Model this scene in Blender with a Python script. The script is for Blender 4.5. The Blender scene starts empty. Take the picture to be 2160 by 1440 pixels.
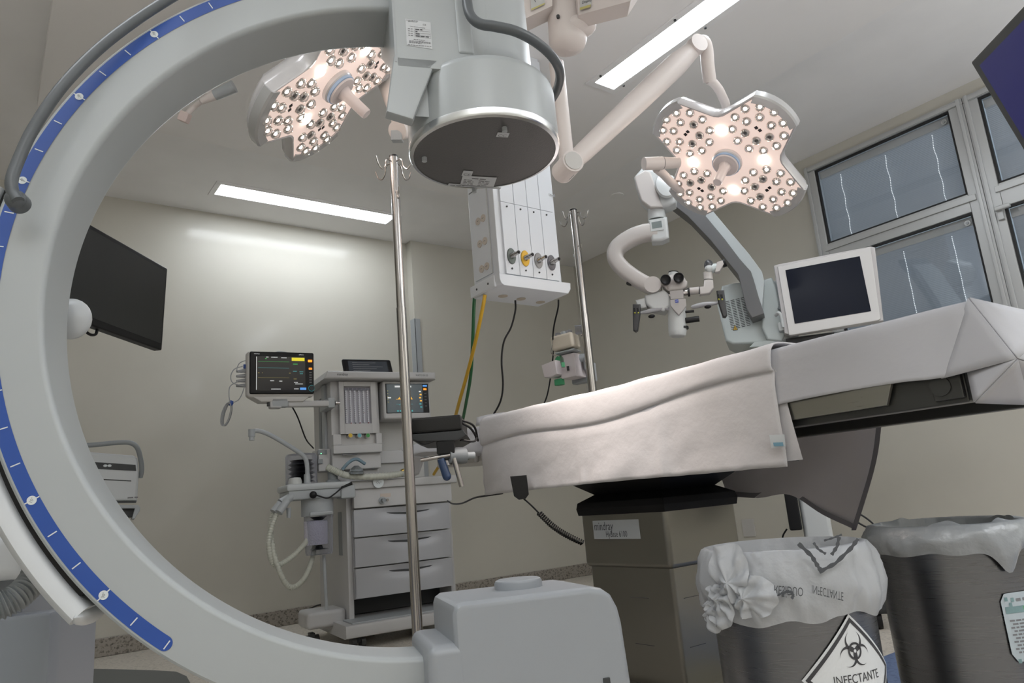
import bpy, bmesh, math, random
from mathutils import Vector, Matrix, noise
random.seed(7)
PI = math.pi
SC = bpy.context.scene
COL = SC.collection

# ------------------------------------------------------------------ camera
FPX = 1516.25
PITCH, ROLL, YAW = 0.2178137, -0.0841662, math.radians(126.96673)
CAM = Vector((0, 0, 0.66))

def _axes():
    cp, sp = math.cos(PITCH), math.sin(PITCH)
    fw = Vector((0, cp, sp)); up = Vector((0, -sp, cp)); rt = Vector((1, 0, 0))
    c, s = math.cos(ROLL), math.sin(ROLL)
    rt, up = c * rt + s * up, -s * rt + c * up
    Yv = Vector((math.cos(YAW), math.sin(YAW), 0)); Xv = Vector((Yv.y, -Yv.x, 0))
    M = Matrix((Xv, Yv, Vector((0, 0, 1))))
    return M @ rt, M @ up, M @ fw
RT, UP, FW = _axes()

def ray(x, y):
    return RT * ((x - 1080) / FPX) - UP * ((y - 720) / FPX) + FW
def at(x, y, k): return CAM + ray(x, y) * k
def onX(x, y, X):
    r = ray(x, y); return CAM + r * (X / r.x)
def onY(x, y, Y):
    r = ray(x, y); return CAM + r * (Y / r.y)
def onZ(x, y, Z):
    r = ray(x, y); return CAM + r * ((Z - 0.66) / r.z)
def onP(x, y, p0, n):
    r = ray(x, y); return CAM + r * ((p0 - CAM).dot(n) / r.dot(n))

cam = bpy.data.cameras.new('camera'); co = bpy.data.objects.new('camera', cam); COL.objects.link(co)
cam.sensor_width = 36; cam.lens = FPX * 36 / 2160; cam.clip_start = 0.02; cam.clip_end = 60
co.matrix_world = Matrix(((RT.x, UP.x, -FW.x, CAM.x), (RT.y, UP.y, -FW.y, CAM.y), (RT.z, UP.z, -FW.z, CAM.z), (0, 0, 0, 1)))
SC.camera = co
SC.view_settings.view_transform = 'Standard'
SC.view_settings.gamma = 1.06
SC.view_settings.exposure = 0.22
SC.cycles.use_denoising = True
SC.cycles.max_bounces = 8
SC.cycles.caustics_reflective = False
SC.cycles.caustics_refractive = False
SC.cycles.sample_clamp_indirect = 4

# ------------------------------------------------------------------ materials
def srgb(r, g, b):
    f = lambda c: ((c / 255) / 12.92 if c / 255 <= 0.04045 else (((c / 255) + 0.055) / 1.055) ** 2.4)
    return (f(r), f(g), f(b), 1)
MATS = {}
def M(name, col=None, rough=0.5, metal=0.0, emit=0.0, trans=0.0, bump=0.0, bscale=40, spec=0.5, alpha=1.0, emcol=None, vary=0.0, vscale=5, coat=0.0):
    if name in MATS: return MATS[name]
    m = bpy.data.materials.new(name); m.use_nodes = True
    nt = m.node_tree; b = nt.nodes['Principled BSDF']
    c = srgb(*col) if max(col) > 1.001 else (*col, 1)
    b.inputs['Base Color'].default_value = c
    b.inputs['Roughness'].default_value = rough
    b.inputs['Metallic'].default_value = metal
    b.inputs['Specular IOR Level'].default_value = spec
    b.inputs['Transmission Weight'].default_value = trans
    b.inputs['Coat Weight'].default_value = coat; b.inputs['Coat Roughness'].default_value = .13
    b.inputs['Alpha'].default_value = alpha
    if emit:
        b.inputs['Emission Color'].default_value = srgb(*emcol) if emcol else c
        b.inputs['Emission Strength'].default_value = emit
    if bump or vary:
        tc = nt.nodes.new('ShaderNodeTexCoord'); nz = nt.nodes.new('ShaderNodeTexNoise')
        nz.inputs['Scale'].default_value = bscale; nz.inputs['Detail'].default_value = 4
        nt.links.new(tc.outputs['Object'], nz.inputs['Vector'])
        if bump:
            bp = nt.nodes.new('ShaderNodeBump'); bp.inputs['Strength'].default_value = bump; bp.inputs['Distance'].default_value = 0.01
            nt.links.new(nz.outputs['Fac'], bp.inputs['Height']); nt.links.new(bp.outputs['Normal'], b.inputs['Normal'])
        if vary:
            n2 = nt.nodes.new('ShaderNodeTexNoise'); n2.inputs['Scale'].default_value = vscale; n2.inputs['Detail'].default_value = 3
            nt.links.new(tc.outputs['Object'], n2.inputs['Vector'])
            rp = nt.nodes.new('ShaderNodeValToRGB')
            rp.color_ramp.elements[0].position = 0.3; rp.color_ramp.elements[1].position = 0.7
            rp.color_ramp.elements[0].color = tuple(x * (1 - vary) for x in c[:3]) + (1,)
            rp.color_ramp.elements[1].color = tuple(min(1, x * (1 + vary)) for x in c[:3]) + (1,)
            nt.links.new(n2.outputs['Fac'], rp.inputs['Fac']); nt.links.new(rp.outputs['Color'], b.inputs['Base Color'])
    MATS[name] = m
    return m

def brushed(name, col, rough=0.32, sx=(3, 3, 200), metal=1.0):
    """stainless steel: fine stretched noise in roughness and tint"""
    m = M(name, col, rough, metal); nt = m.node_tree; b = nt.nodes['Principled BSDF']
    tc = nt.nodes.new('ShaderNodeTexCoord'); mp = nt.nodes.new('ShaderNodeMapping'); mp.inputs['Scale'].default_value = sx
    nz = nt.nodes.new('ShaderNodeTexNoise'); nz.inputs['Scale'].default_value = 4
    nt.links.new(tc.outputs['Object'], mp.inputs['Vector']); nt.links.new(mp.outputs['Vector'], nz.inputs['Vector'])
    mr = nt.nodes.new('ShaderNodeMapRange'); mr.inputs['To Min'].default_value = rough - 0.07; mr.inputs['To Max'].default_value = rough + 0.1
    nt.links.new(nz.outputs['Fac'], mr.inputs['Value']); nt.links.new(mr.outputs['Result'], b.inputs['Roughness'])
    b.inputs['Anisotropic'].default_value = 0.5
    return m

def terrazzo(name, base, dark, blue=None):
    m = M(name, base, 0.35); nt = m.node_tree; b = nt.nodes['Principled BSDF']
    tc = nt.nodes.new('ShaderNodeTexCoord')
    vo = nt.nodes.new('ShaderNodeTexVoronoi'); vo.inputs['Scale'].default_value = 110
    nz = nt.nodes.new('ShaderNodeTexNoise'); nz.inputs['Scale'].default_value = 60; nz.inputs['Detail'].default_value = 5
    nt.links.new(tc.outputs['Object'], vo.inputs['Vector']); nt.links.new(tc.outputs['Object'], nz.inputs['Vector'])
    rp = nt.nodes.new('ShaderNodeValToRGB'); rp.color_ramp.interpolation = 'LINEAR'
    e = rp.color_ramp.elements; e[0].position = 0.35; e[0].color = srgb(*dark); e[1].position = 0.55; e[1].color = srgb(*base)
    sp = nt.nodes.new('ShaderNodeSeparateColor'); nt.links.new(vo.outputs['Color'], sp.inputs['Color'])
    ad = nt.nodes.new('ShaderNodeMath'); ad.operation = 'ADD'
    mu = nt.nodes.new('ShaderNodeMath'); mu.operation = 'MULTIPLY'; mu.inputs[1].default_value = 0.45
    nt.links.new(sp.outputs[0], mu.inputs[0]); nt.links.new(mu.outputs[0], ad.inputs[0])
    mu2 = nt.nodes.new('ShaderNodeMath'); mu2.operation = 'MULTIPLY'; mu2.inputs[1].default_value = 0.7
    nt.links.new(nz.outputs['Fac'], mu2.inputs[0]); nt.links.new(mu2.outputs[0], ad.inputs[1])
    nt.links.new(ad.outputs[0], rp.inputs['Fac']); nt.links.new(rp.outputs['Color'], b.inputs['Base Color'])
    return m

# ------------------------------------------------------------------ mesh builder
I4 = Matrix.Identity(4)
def frame(origin, x, y, z):
    o = Vector(origin)
    return Matrix(((x[0], y[0], z[0], o.x), (x[1], y[1], z[1], o.y), (x[2], y[2], z[2], o.z), (0, 0, 0, 1)))
def look(origin, z, up=(0, 0, 1)):
    """frame whose local z points along z"""
    z = Vector(z).normalized(); up = Vector(up)
    if abs(z.dot(up)) > 0.99: up = Vector((0, 1, 0)) if abs(z.y) < 0.9 else Vector((1, 0, 0))
    x = up.cross(z).normalized(); y = z.cross(x)
    return frame(origin, x, y, z)
def smooth_path(pts, n=8, closed=False):
    P = [Vector(p) for p in pts]
    if len(P) < 3: return P
    out = []; N = len(P)
    rng = range(N) if closed else range(N - 1)
    for i in rng:
        p0 = P[(i - 1) % N] if (closed or i > 0) else P[0] * 2 - P[1]
        p1 = P[i]; p2 = P[(i + 1) % N]
        p3 = P[(i + 2) % N] if (closed or i < N - 2) else P[-1] * 2 - P[-2]
        for j in range(n):
            t = j / n
            out.append(0.5 * ((2 * p1) + (p2 - p0) * t + (2 * p0 - 5 * p1 + 4 * p2 - p3) * t * t + (3 * p1 - p0 - 3 * p2 + p3) * t ** 3))
    if not closed: out.append(P[-1])
    return out

class MB:
    def __init__(self, T=None):
        self.bm = bmesh.new(); self.T = T or I4; self.mats = []
    def mi(self, m):
        if m not in self.mats: self.mats.append(m)
        return self.mats.index(m)
    def add(self, verts, faces, m, T=None):
        TT = self.T @ T if T is not None else self.T
        vs = [self.bm.verts.new(TT @ Vector(v)) for v in verts]
        k = self.mi(m); out = []
        for f in faces:
            try:
                fc = self.bm.faces.new([vs[i] for i in f]); fc.material_index = k; out.append(fc)
            except ValueError: pass
        return vs, out
    def _merge(self, b2, m, T=None):
        b2.verts.ensure_lookup_table(); b2.verts.index_update()
        self.add([v.co.copy() for v in b2.verts], [[v.index for v in f.verts] for f in b2.faces], m, T); b2.free()
    def box(self, lo, hi, m, bev=0.0, seg=2, T=None):
        b2 = bmesh.new(); bmesh.ops.create_cube(b2, size=1)
        lo, hi = Vector(lo), Vector(hi)
        for v in b2.verts:
            v.co = Vector([(lo[i] + hi[i]) / 2 + v.co[i] * (hi[i] - lo[i]) for i in range(3)])
        if bev > 0:
            bmesh.ops.bevel(b2, geom=b2.edges[:], offset=bev, segments=seg, affect='EDGES', profile=0.5)
        self._merge(b2, m, T)
    def prism(self, pts, d0, d1, m, bev=0.0, seg=2, T=None):
        """polygon in local x,z extruded along local y from d0 to d1"""
        b2 = bmesh.new(); n = len(pts)
        a = [b2.verts.new((p[0], d0, p[1])) for p in pts]; c = [b2.verts.new((p[0], d1, p[1])) for p in pts]
        f0 = b2.faces.new(a); f1 = b2.faces.new(c[::-1])
        for i in range(n): b2.faces.new((a[i], c[i], c[(i + 1) % n], a[(i + 1) % n]))
        bmesh.ops.recalc_face_normals(b2, faces=b2.faces[:])
        if bev > 0:
            ed = list(f0.edges) + list(f1.edges)
            bmesh.ops.bevel(b2, geom=ed, offset=bev, segments=seg, affect='EDGES', profile=0.5)
        self._merge(b2, m, T)
    def cyl(self, p0, p1, r0, m, r1=None, n=20, caps=True):
        p0, p1 = Vector(p0), Vector(p1); r1 = r0 if r1 is None else r1
        F = look(p0, p1 - p0); L = (p1 - p0).length
        vs = [(r * math.cos(2 * PI * i / n), r * math.sin(2 * PI * i / n), z) for r, z in ((r0, 0), (r1, L)) for i in range(n)]
        fs = [(i, (i + 1) % n, n + (i + 1) % n, n + i) for i in range(n)]
        if caps: fs += [tuple(range(n))[::-1], tuple(range(n, 2 * n))]
        self.add(vs, fs, m, F)
    def lathe(self, prof, m, T=None, n=32, a0=0.0, a1=2 * PI, caps=True):
        """profile of (r, z) revolved about local z"""
        full = abs(a1 - a0 - 2 * PI) < 1e-6; cnt = n if full else n + 1
        vs = []; fs = []
        for r, z in prof:
            for i in range(cnt):
                a = a0 + (a1 - a0) * i / n
                vs.append((r * math.cos(a), r * math.sin(a), z))
        for j in range(len(prof) - 1):
            for i in range(n):
                k = (i + 1) % cnt
                fs.append((j * cnt + i, j * cnt + k, (j + 1) * cnt + k, (j + 1) * cnt + i))
        if full and caps:
            if prof[0][0] > 1e-6: fs.append(tuple(range(cnt))[::-1])
            if prof[-1][0] > 1e-6: fs.append(tuple(range((len(prof) - 1) * cnt, len(prof) * cnt)))
        self.add(vs, fs, m, T)
    def ball(self, c, r, m, seg=16, T=None, scale=(1, 1, 1)):
        prof = [(max(1e-7, math.sin(PI * i / (seg // 2))), -math.cos(PI * i / (seg // 2))) for i in range(seg // 2 + 1)]
        F = Matrix.Translation(Vector(c)) @ Matrix.Diagonal((r * scale[0], r * scale[1], r * scale[2], 1))
        self.lathe(prof, m, (T @ F) if T is not None else F, n=seg)
    def tube(self, pts, r, m, n=10, closed=False, smooth=6, caps=True):
        P = smooth_path(pts, smooth, closed) if smooth else [Vector(p) for p in pts]
        N = len(P); rr = r if callable(r) else (lambda t: r)
        tan = []
        for i in range(N):
            a = P[(i - 1) % N] if (closed or i > 0) else P[i]; b = P[(i + 1) % N] if (closed or i < N - 1) else P[i]
            tan.append((b - a).normalized())
        up = Vector((0, 0, 1)) if abs(tan[0].z) < 0.9 else Vector((1, 0, 0))
        nx = tan[0].cross(up).normalized(); vs = []; fs = []
        for i in range(N):
            nx = (nx - tan[i] * nx.dot(tan[i])).normalized(); ny = tan[i].cross(nx)
            R = rr(i / max(1, N - 1))
            for j in range(n):
                a = 2 * PI * j / n; vs.append(P[i] + (nx * math.cos(a) + ny * math.sin(a)) * R)
        for i in range(N if closed else N - 1):
            for j in range(n):
                i2 = (i + 1) % N; j2 = (j + 1) % n
                fs.append((i * n + j, i * n + j2, i2 * n + j2, i2 * n + j))
        if caps and not closed: fs += [tuple(range(n))[::-1], tuple(range((N - 1) * n, N * n))]
        self.add(vs, fs, m)
    def sweep(self, path, frames, section, m, closed_section=True, caps=True):
        """section of (a, b) placed with frames [(va, vb)] at path points"""
        n = len(section); vs = []; fs = []
        for p, (va, vb) in zip(path, frames):
            for a, b in section: vs.append(Vector(p) + Vector(va) * a + Vector(vb) * b)
        for i in range(len(path) - 1):
            for j in range(n if closed_section else n - 1):
                k = (j + 1) % n
                fs.append((i * n + j, i * n + k, (i + 1) * n + k, (i + 1) * n + j))
        if caps and closed_section: fs += [tuple(range(n))[::-1], tuple(range((len(path) - 1) * n, len(path) * n))]
        self.add(vs, fs, m)
    def grid(self, rows, m, sub=1):
        """surface through rows of points (Catmull-Rom in both directions)"""
        R = [smooth_path(r, sub) if sub > 1 else [Vector(p) for p in r] for r in rows]
        if sub > 1:
            cols = [smooth_path([r[i] for r in R], sub) for i in range(len(R[0]))]
            R = [[c[j] for c in cols] for j in range(len(cols[0]))]
        w = len(R[0]); vs = [p for r in R for p in r]
        fs = [(j * w + i, j * w + i + 1, (j + 1) * w + i + 1, (j + 1) * w + i) for j in range(len(R) - 1) for i in range(w - 1)]
        self.add(vs, fs, m)
    def quad(self, a, b, c, d, m): self.add([a, b, c, d], [(0, 1, 2, 3)], m)
    def text(self, body, size, m, T=None, align='LEFT', fn=None, sx=1.0):
        cu = bpy.data.curves.new('t', 'FONT'); cu.body = body; cu.size = size; cu.align_x = align; cu.resolution_u = 3
        ob = bpy.data.objects.new('t', cu); me = bpy.data.meshes.new_from_object(ob)
        vs = [Vector((v.co.x * sx, v.co.y, v.co.z)) for v in me.vertices]; fs = [tuple(p.vertices) for p in me.polygons]
        if fn: vs = [Vector(fn(v)) for v in vs]
        self.add(vs, fs, m, T)
        bpy.data.objects.remove(ob); bpy.data.curves.remove(cu); bpy.data.meshes.remove(me)
    def words(self, fn, x0, z, width, h, m, seed=0):
        """a line of small print too fine to read: word-sized dashes"""
        r = random.Random(seed); x = x0
        while x < x0 + width - h:
            w_ = min(h * r.uniform(1.6, 4.2), x0 + width - x)
            self.add([fn((x, z)), fn((x + w_, z)), fn((x + w_, z + h)), fn((x, z + h))], [(0, 1, 2, 3)], m); x += w_ + h * .8
    def build(self, name, parent=None, ang=35, recalc=True, mods=(), flat=False, label=None):
        bm = self.bm
        if recalc: bmesh.ops.recalc_face_normals(bm, faces=bm.faces[:])
        lo = Vector((1e9,) * 3); hi = -lo
        for v in bm.verts:
            for i in range(3): lo[i] = min(lo[i], v.co[i]); hi[i] = max(hi[i], v.co[i])
        c = (lo + hi) / 2
        for v in bm.verts: v.co -= c
        me = bpy.data.meshes.new(name); bm.to_mesh(me); bm.free()
        for m in self.mats: me.materials.append(m)
        if not flat:
            for p in me.polygons: p.use_smooth = True
            me.set_sharp_from_angle(angle=math.radians(ang))
        o = bpy.data.objects.new(name, me); COL.objects.link(o)
        o['_c'] = 0; del o['_c']
        if parent:
            o.parent = parent; o.location = c - WORLD[parent.name]
        else: o.location = c
        WORLD[o.name] = c
        if label: o['label'] = label
        if not flat:
            wn = o.modifiers.new('weighted_normal', 'WEIGHTED_NORMAL'); wn.keep_sharp = True
        for kind, kw in mods:
            md = o.modifiers.new(kind.lower(), kind)
            for k, v in kw.items(): setattr(md, k, v)
        return o
WORLD = {}
class VPl:
    """vertical plane through a point, facing the camera: local x right, y away, z up"""
    def __init__(self, px, py, k, s=1.0):
        self.s = s; self.o = at(px, py, k); r = ray(px, py); self.h = Vector((r.x, r.y, 0)).normalized()
        self.ex = Vector((self.h.y, -self.h.x, 0)); self.F = frame(self.o, self.ex, self.h, (0, 0, 1)) @ Matrix.Scale(s, 4); self.I = self.F.inverted()
    def P(self, x, y, d=0.0): return onP(x, y, self.o + self.h * d * self.s, self.h)
    def l(self, x, y, d=0.0): return self.I @ self.P(x, y, d)
    def poly(self, pts, d=0.0): return [(q.x, q.z) for q in (self.l(x, y, d) for x, y in pts)]
def tag(o, label=None, cat=None, group=None, kind=None):
    if label: o['label'] = label
    if cat: o['category'] = cat
    if group: o['group'] = group
    if kind: o['kind'] = kind
    return o
def thing(name, loc, label=None, cat=None, group=None, kind=None):
    o = bpy.data.objects.new(name, None); COL.objects.link(o); o.location = Vector(loc); o.empty_display_size = 0.1
    WORLD[o.name] = Vector(loc)
    return tag(o, label, cat, group, kind)
def part(name, parent, m, fn, T=None, ang=35, label=None, **kw):
    b = MB(T); fn(b); o = b.build(name, parent, ang, **kw)
    if label: o['label'] = label
    return o
# ------------------------------------------------------------------ palette
wall_m = M('wall_paint', (0.535, 0.512, 0.45), 0.5, coat=0.28, bump=0.02, bscale=6, vary=0.03, vscale=2)
ceil_m = M('ceiling_paint', (0.86, 0.85, 0.85), 0.6, vary=0.02)
panel_m = M('ceiling_panel_paint', (0.86, 0.84, 0.83), 0.5)
alu = M('window_aluminium', (0.50, 0.51, 0.51), 0.35, 0.35)
white = M('white_plastic', (0.50, 0.52, 0.535), 0.38)
cwhite = M('cool_white_enamel', (0.35, 0.375, 0.385), 0.35)
offwhite = M('off_white_plastic', (0.50, 0.485, 0.465), 0.42)
pinkwhite = M('lamp_arm_white', (0.66, 0.60, 0.575), 0.42)
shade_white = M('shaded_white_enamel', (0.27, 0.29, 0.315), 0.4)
lgrey = M('light_grey_plastic', (0.34, 0.36, 0.375), 0.45)
mgrey = M('grey_plastic', (0.2, 0.215, 0.225), 0.5)
dgrey = M('dark_grey_plastic', (0.04, 0.042, 0.044), 0.5, spec=.3)
black = M('black_plastic', (0.008, 0.008, 0.009), 0.4, spec=.25)
rubber = M('black_rubber', (0.01, 0.01, 0.01), 0.6)
hose_g = M('grey_hose', (0.075, 0.084, 0.092), 0.42)
blue = M('scale_blue', (0.012, 0.06, 0.30), 0.4)
inkw = M('white_print', (0.62, 0.66, 0.68), 0.5)
ink = M('dark_print', (0.03, 0.03, 0.035), 0.6)
greyink = M('grey_print', (0.16, 0.16, 0.17), 0.6)
steel = brushed('brushed_steel', (0.225, 0.217, 0.195), 0.32)
binsteel = brushed('bin_steel', (0.16, 0.165, 0.178), 0.28)
chrome = M('polished_steel', (0.42, 0.40, 0.385), 0.2, 1.0)
alum = M('bright_aluminium', (0.75, 0.77, 0.79), 0.25, 1.0)
sheet_m = M('white_cotton', (0.57, 0.555, 0.565), 0.9, bump=0.25, bscale=25, vary=0.03, vscale=8)
sheet2 = M('white_cotton_long', (0.46, 0.46, 0.485), 0.9, bump=0.2, bscale=18, vary=0.03)
greysheet = M('shaded_cotton', (0.72, 0.68, 0.70), 0.9, bump=0.2, bscale=15)
screen_off = M('dark_screen', (0.012, 0.013, 0.016), 0.16)
tubewhite = M('fluorescent_diffuser', (0.9, 0.9, 0.9), 0.5, emit=18.0, emcol=(242, 249, 255))
def clear(name, tint, gloss=(1, 1, 1), blend=.3, rough=.06):
    m = M(name, (1, 1, 1), .05); n = m.node_tree; t = n.nodes.new('ShaderNodeBsdfTransparent'); t.inputs['Color'].default_value = (*tint, 1)
    g = n.nodes.new('ShaderNodeBsdfPrincipled'); g.inputs['Base Color'].default_value = (*gloss, 1); g.inputs['Roughness'].default_value = rough
    lw = n.nodes.new('ShaderNodeLayerWeight'); lw.inputs['Blend'].default_value = blend; x = n.nodes.new('ShaderNodeMixShader')
    n.links.new(lw.outputs['Facing'], x.inputs[0]); n.links.new(t.outputs[0], x.inputs[1]); n.links.new(g.outputs[0], x.inputs[2]); n.links.new(x.outputs[0], n.nodes['Material Output'].inputs[0])
    return m
clearp = clear('clear_plastic', (.82, .83, .88), (.55, .56, .62))
LAB = M('sticker_white', (0.50, 0.52, 0.54), 0.5)

ZC, ZP = 2.764, 2.705
YB, YB2, XJ, XR = 4.882, 4.80, 2.68, 4.41
XL, YF = -1.6, -2.6

# ------------------------------------------------------------------ room shell
flo_m = terrazzo('floor_terrazzo', (206, 198, 186), (176, 168, 158))
nt = flo_m.node_tree
base_m = terrazzo('granite_skirting', (150, 143, 134), (92, 86, 80))
bluef = terrazzo('blue_floor_inlay', (98, 116, 152), (70, 86, 122))
b = MB(); b.box((XL - .1, YF - .1, -0.1), (XR + .2, YB + .2, 0), flo_m); tag(b.build('floor'), kind='structure', label='beige speckled terrazzo floor')
b = MB(); b.box((1.9, -0.9, 0.0), (3.1, 1.5, 0.002), bluef); tag(b.build('trim_3'), kind='structure', label='blue speckled inlay in the floor under the table')
b = MB(); b.box((XL - .1, YF - .1, ZC), (XR + .2, YB + .2, ZC + .1), ceil_m); tag(b.build('ceiling'), kind='structure', label='off-white ceiling')
pl = onZ(105, 40, ZP).x; pr = onZ(1168, 437, ZP).x; py = onZ(550, 326, ZP).y
b = MB(); b.box((pl, YF + .3, ZP), (pr, py, ZC + .02), panel_m, 0.004); tag(b.build('trim_1'), kind='structure', label='slightly lowered central ceiling panel')
b = MB(); b.box((XL - .1, YB, 0), (XJ + .05, YB + .12, ZC), wall_m); b.box((XJ, YB2, 0), (XR + .15, YB + .12, ZC), wall_m, 0.003)
tag(b.build('wall_back'), kind='structure', label='olive cream back wall with a shallow projecting pier')
# right wall with the window band cut out
W0, W1 = 0.30, 2.39
ZW0, ZW1 = 1.02, 2.685
b = MB()
b.box((XR, W1, 0), (XR + .15, YB + .12, ZC), wall_m); b.box((XR, YF, 0), (XR + .15, W0, ZC), wall_m)
b.box((XR, W0, 0), (XR + .15, W1, ZW0), wall_m); b.box((XR, W0, ZW1), (XR + .15, W1, ZC), wall_m)
tag(b.build('wall_right'), kind='structure', label='olive cream wall holding the windows')
b = MB(); b.box((XL - .1, YF, 0), (XL, YB + .1, ZC), wall_m); tag(b.build('wall_left'), kind='structure')
b = MB(); b.box((XL - .1, YF - .1, 0), (XR + .15, YF, ZC), wall_m); tag(b.build('wall_front'), kind='structure')
b = MB(); b.box((XL, YB - .014, 0), (XJ, YB, 0.1), base_m, 0.006); b.box((XJ - .014, YB2 - .014, 0), (XR, YB2, 0.1), base_m, 0.006)
tag(b.build('baseboard_back'), kind='structure', label='speckled granite skirting along the back wall')
b = MB(); b.box((XR - .014, YF, 0), (XR, YB2 - .014, 0.1), base_m, 0.006); tag(b.build('baseboard_right'), kind='structure')
g0 = onY(877, 672, YB2); 
b = MB(); b.box((XJ - .006, YB2 - .006, 0.1), (XJ + .045, YB2, g0.z), lgrey, 0.002); b.box((XJ - .006, YB2 - .006, 0.1), (XJ, YB - .02, g0.z), lgrey)
tag(b.build('trim_2'), kind='structure', label='grey corner guard on the pier')

# ------------------------------------------------------------------ windows
glass_m = M('window_glass', (0.85, 0.9, 0.92), 0.03, trans=1.0, spec=0.6)
gn = glass_m.node_tree; gb = gn.nodes['Principled BSDF']
tr = gn.nodes.new('ShaderNodeBsdfTransparent'); gl = gn.nodes.new('ShaderNodeBsdfGlossy'); gl.inputs['Roughness'].default_value = 0.03
gl.inputs['Color'].default_value = (0.9, 0.95, 1, 1)
mx = gn.nodes.new('ShaderNodeMixShader'); mx.inputs[0].default_value = 0.10
gn.links.new(tr.outputs[0], mx.inputs[1]); gn.links.new(gl.outputs[0], mx.inputs[2]); gn.links.new(mx.outputs[0], gn.nodes['Material Output'].inputs[0])
slat_m = M('blind_slats', (0.40, 0.43, 0.46), 0.5)
_n = slat_m.node_tree; _t = _n.nodes.new('ShaderNodeBsdfTranslucent'); _t.inputs['Color'].default_value = (.55, .6, .66, 1); _x = _n.nodes.new('ShaderNodeMixShader'); _x.inputs[0].default_value = .35
_n.links.new(_n.nodes['Principled BSDF'].outputs[0], _x.inputs[1]); _n.links.new(_t.outputs[0], _x.inputs[2]); _n.links.new(_x.outputs[0], _n.nodes['Material Output'].inputs[0])
rail_m = M('blind_headrail', (0.42, 0.44, 0.45), 0.5)
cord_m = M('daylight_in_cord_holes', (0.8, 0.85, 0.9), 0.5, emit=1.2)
gask = M('black_gasket', (0.01, 0.01, 0.01), 0.6)
out_m = M('outside_daylight', (0.2, 0.23, 0.26), 0.8, emit=.45, emcol=(190, 210, 228))

def sash(root, y0, y1, z0, z1, cords, latch_y, wob):
    fx = XR - 0.02
    # gasket frame around the pane
    b = MB(); t = 0.012
    b.box((fx, y0 - t, z0 - t), (fx + .02, y1 + t, z0), gask); b.box((fx, y0 - t, z1), (fx + .02, y1 + t, z1 + t * .8), gask)
    b.box((fx, y0 - t, z0), (fx + .02, y0, z1), gask); b.box((fx, y1, z0), (fx + .02, y1 + t, z1), gask)
    b.build('gasket', root)
    b = MB(); b.box((XR + .001, y0, z0), (XR + .006, y1, z1), glass_m); b.build('pane', root)
    bl = MB(); bl.box((XR + .014, y0, z1 - .05), (XR + .04, y1, z1), rail_m)
    bo = bl.build('blind', root); bo['label'] = 'grey-blue horizontal slat blind'
    sl = MB(); n = int((z1 - .05 - z0) / .0105)
    for i in range(n):
        z = z0 + .004 + i * .0105
        sl.add([(XR + .018, y0, z - .001), (XR + .018, y1, z - .001), (XR + .0225, y1, z + .0055), (XR + .025, y1, z + .0115), (XR + .025, y0, z + .0115), (XR + .0225, y0, z + .0055)], [(0, 1, 2, 5), (5, 2, 3, 4)], slat_m)
    sl.build('slats', bo, recalc=False, flat=True)
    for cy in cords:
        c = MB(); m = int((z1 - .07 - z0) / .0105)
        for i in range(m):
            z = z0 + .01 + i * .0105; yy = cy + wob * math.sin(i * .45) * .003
            c.box((XR + .0130, yy - .0016, z), (XR + .0155, yy + .0016, z + .0045), cord_m)  # glowing beads put in for daylight through the slat holes
        c.build('cord_hole_glow', bo, flat=True)
    k = MB(); k.cyl((XR - .004, latch_y, z1 - .035), (XR + .001, latch_y, z1 - .035), .016, alu); k.cyl((XR - .01, latch_y, z1 - .035), (XR - .003, latch_y, z1 - .035), .008, lgrey)
    k.build('latch', root)

def window(name, label, y0, y1, uz, lz, cords, handle=False, corner_latch=True):
    root = thing(name, (XR, (y0 + y1) / 2, ZW0), label, kind='structure')
    zu0, zu1 = uz; zl0, zl1 = lz; a, c = y0 + .09 if not handle else y0 + .06, y1 - .085
    fx = XR - .03
    b = MB()
    for (p0, p1, z0, z1) in ((y0, y1, ZW0, zl0 - .012), (y0, y1, zu1 + .012, ZW1), (y0, a - .012, zl0 - .012, zu1 + .012), (c + .012, y1, zl0 - .012, zu1 + .012), (a - .012, c + .012, zl1 + .012, zu0 - .012)):
        b.box((fx, p0, z0), (XR + .05, p1, z1), alu, .004)
    # raised profile lines of the extrusions
    b.box((fx - .012, a - .05, zu0 - .06), (fx, c + .03, zu0 - .025), alu, .003)
    for yy in (y0 + .012, y1 - .03): b.box((fx - .008, yy, ZW0), (fx, yy + .02, ZW1), alu, .003)
    b.box((fx - .008, y0 + .03, ZW1 - .035), (fx, y1 - .03, ZW1 - .012), alu, .003)
    b.build('frame', root)
    sash(root, a, c, zu0, zu1, [cords[0][i] for i in range(len(cords[0]))], a + .03, 1)
    sash(root, a, c, zl0, zl1, cords[1], a + .03, 0.3)
    if handle:
        h = MB(); hy = c + .03; h.box((fx - .02, hy - .015, zl1 - .06), (fx, hy + .015, zl1 + .02), alu, .004); h.box((fx - .045, hy - .06, zl1 - .012), (fx - .02, hy + .015, zl1 + .012), alu, .006)
        h.build('handle', root)
    return root
yc = [onX(x, y, XR).y for x, y in ((1782, 430), (1875, 380), (1975, 340))]
yl = [onX(x, y, XR).y for x, y in ((1910, 560), (2015, 540))]
window('window_1', 'aluminium window with two blind-covered panes above the wheeled microscope monitor', 1.39, 2.39, (2.137, 2.635), (1.12, 2.008), (yc, yl + [yl[0] + (yl[0] - yl[1])]))
window('window_2', 'aluminium window partly hidden behind the blue screen at the right', 0.30, 1.389, (2.137, 2.635), (1.12, 1.98), ([0.55, 0.8, 1.05], [0.55, 0.8, 1.05]), handle=True)
b = MB(); b.box((XR + .11, W0, ZW0), (XR + .14, W1, ZW1), out_m); tag(b.build('daylight_board'), kind='structure')  # added glowing board behind the blinds, stands in for daylight

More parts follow.
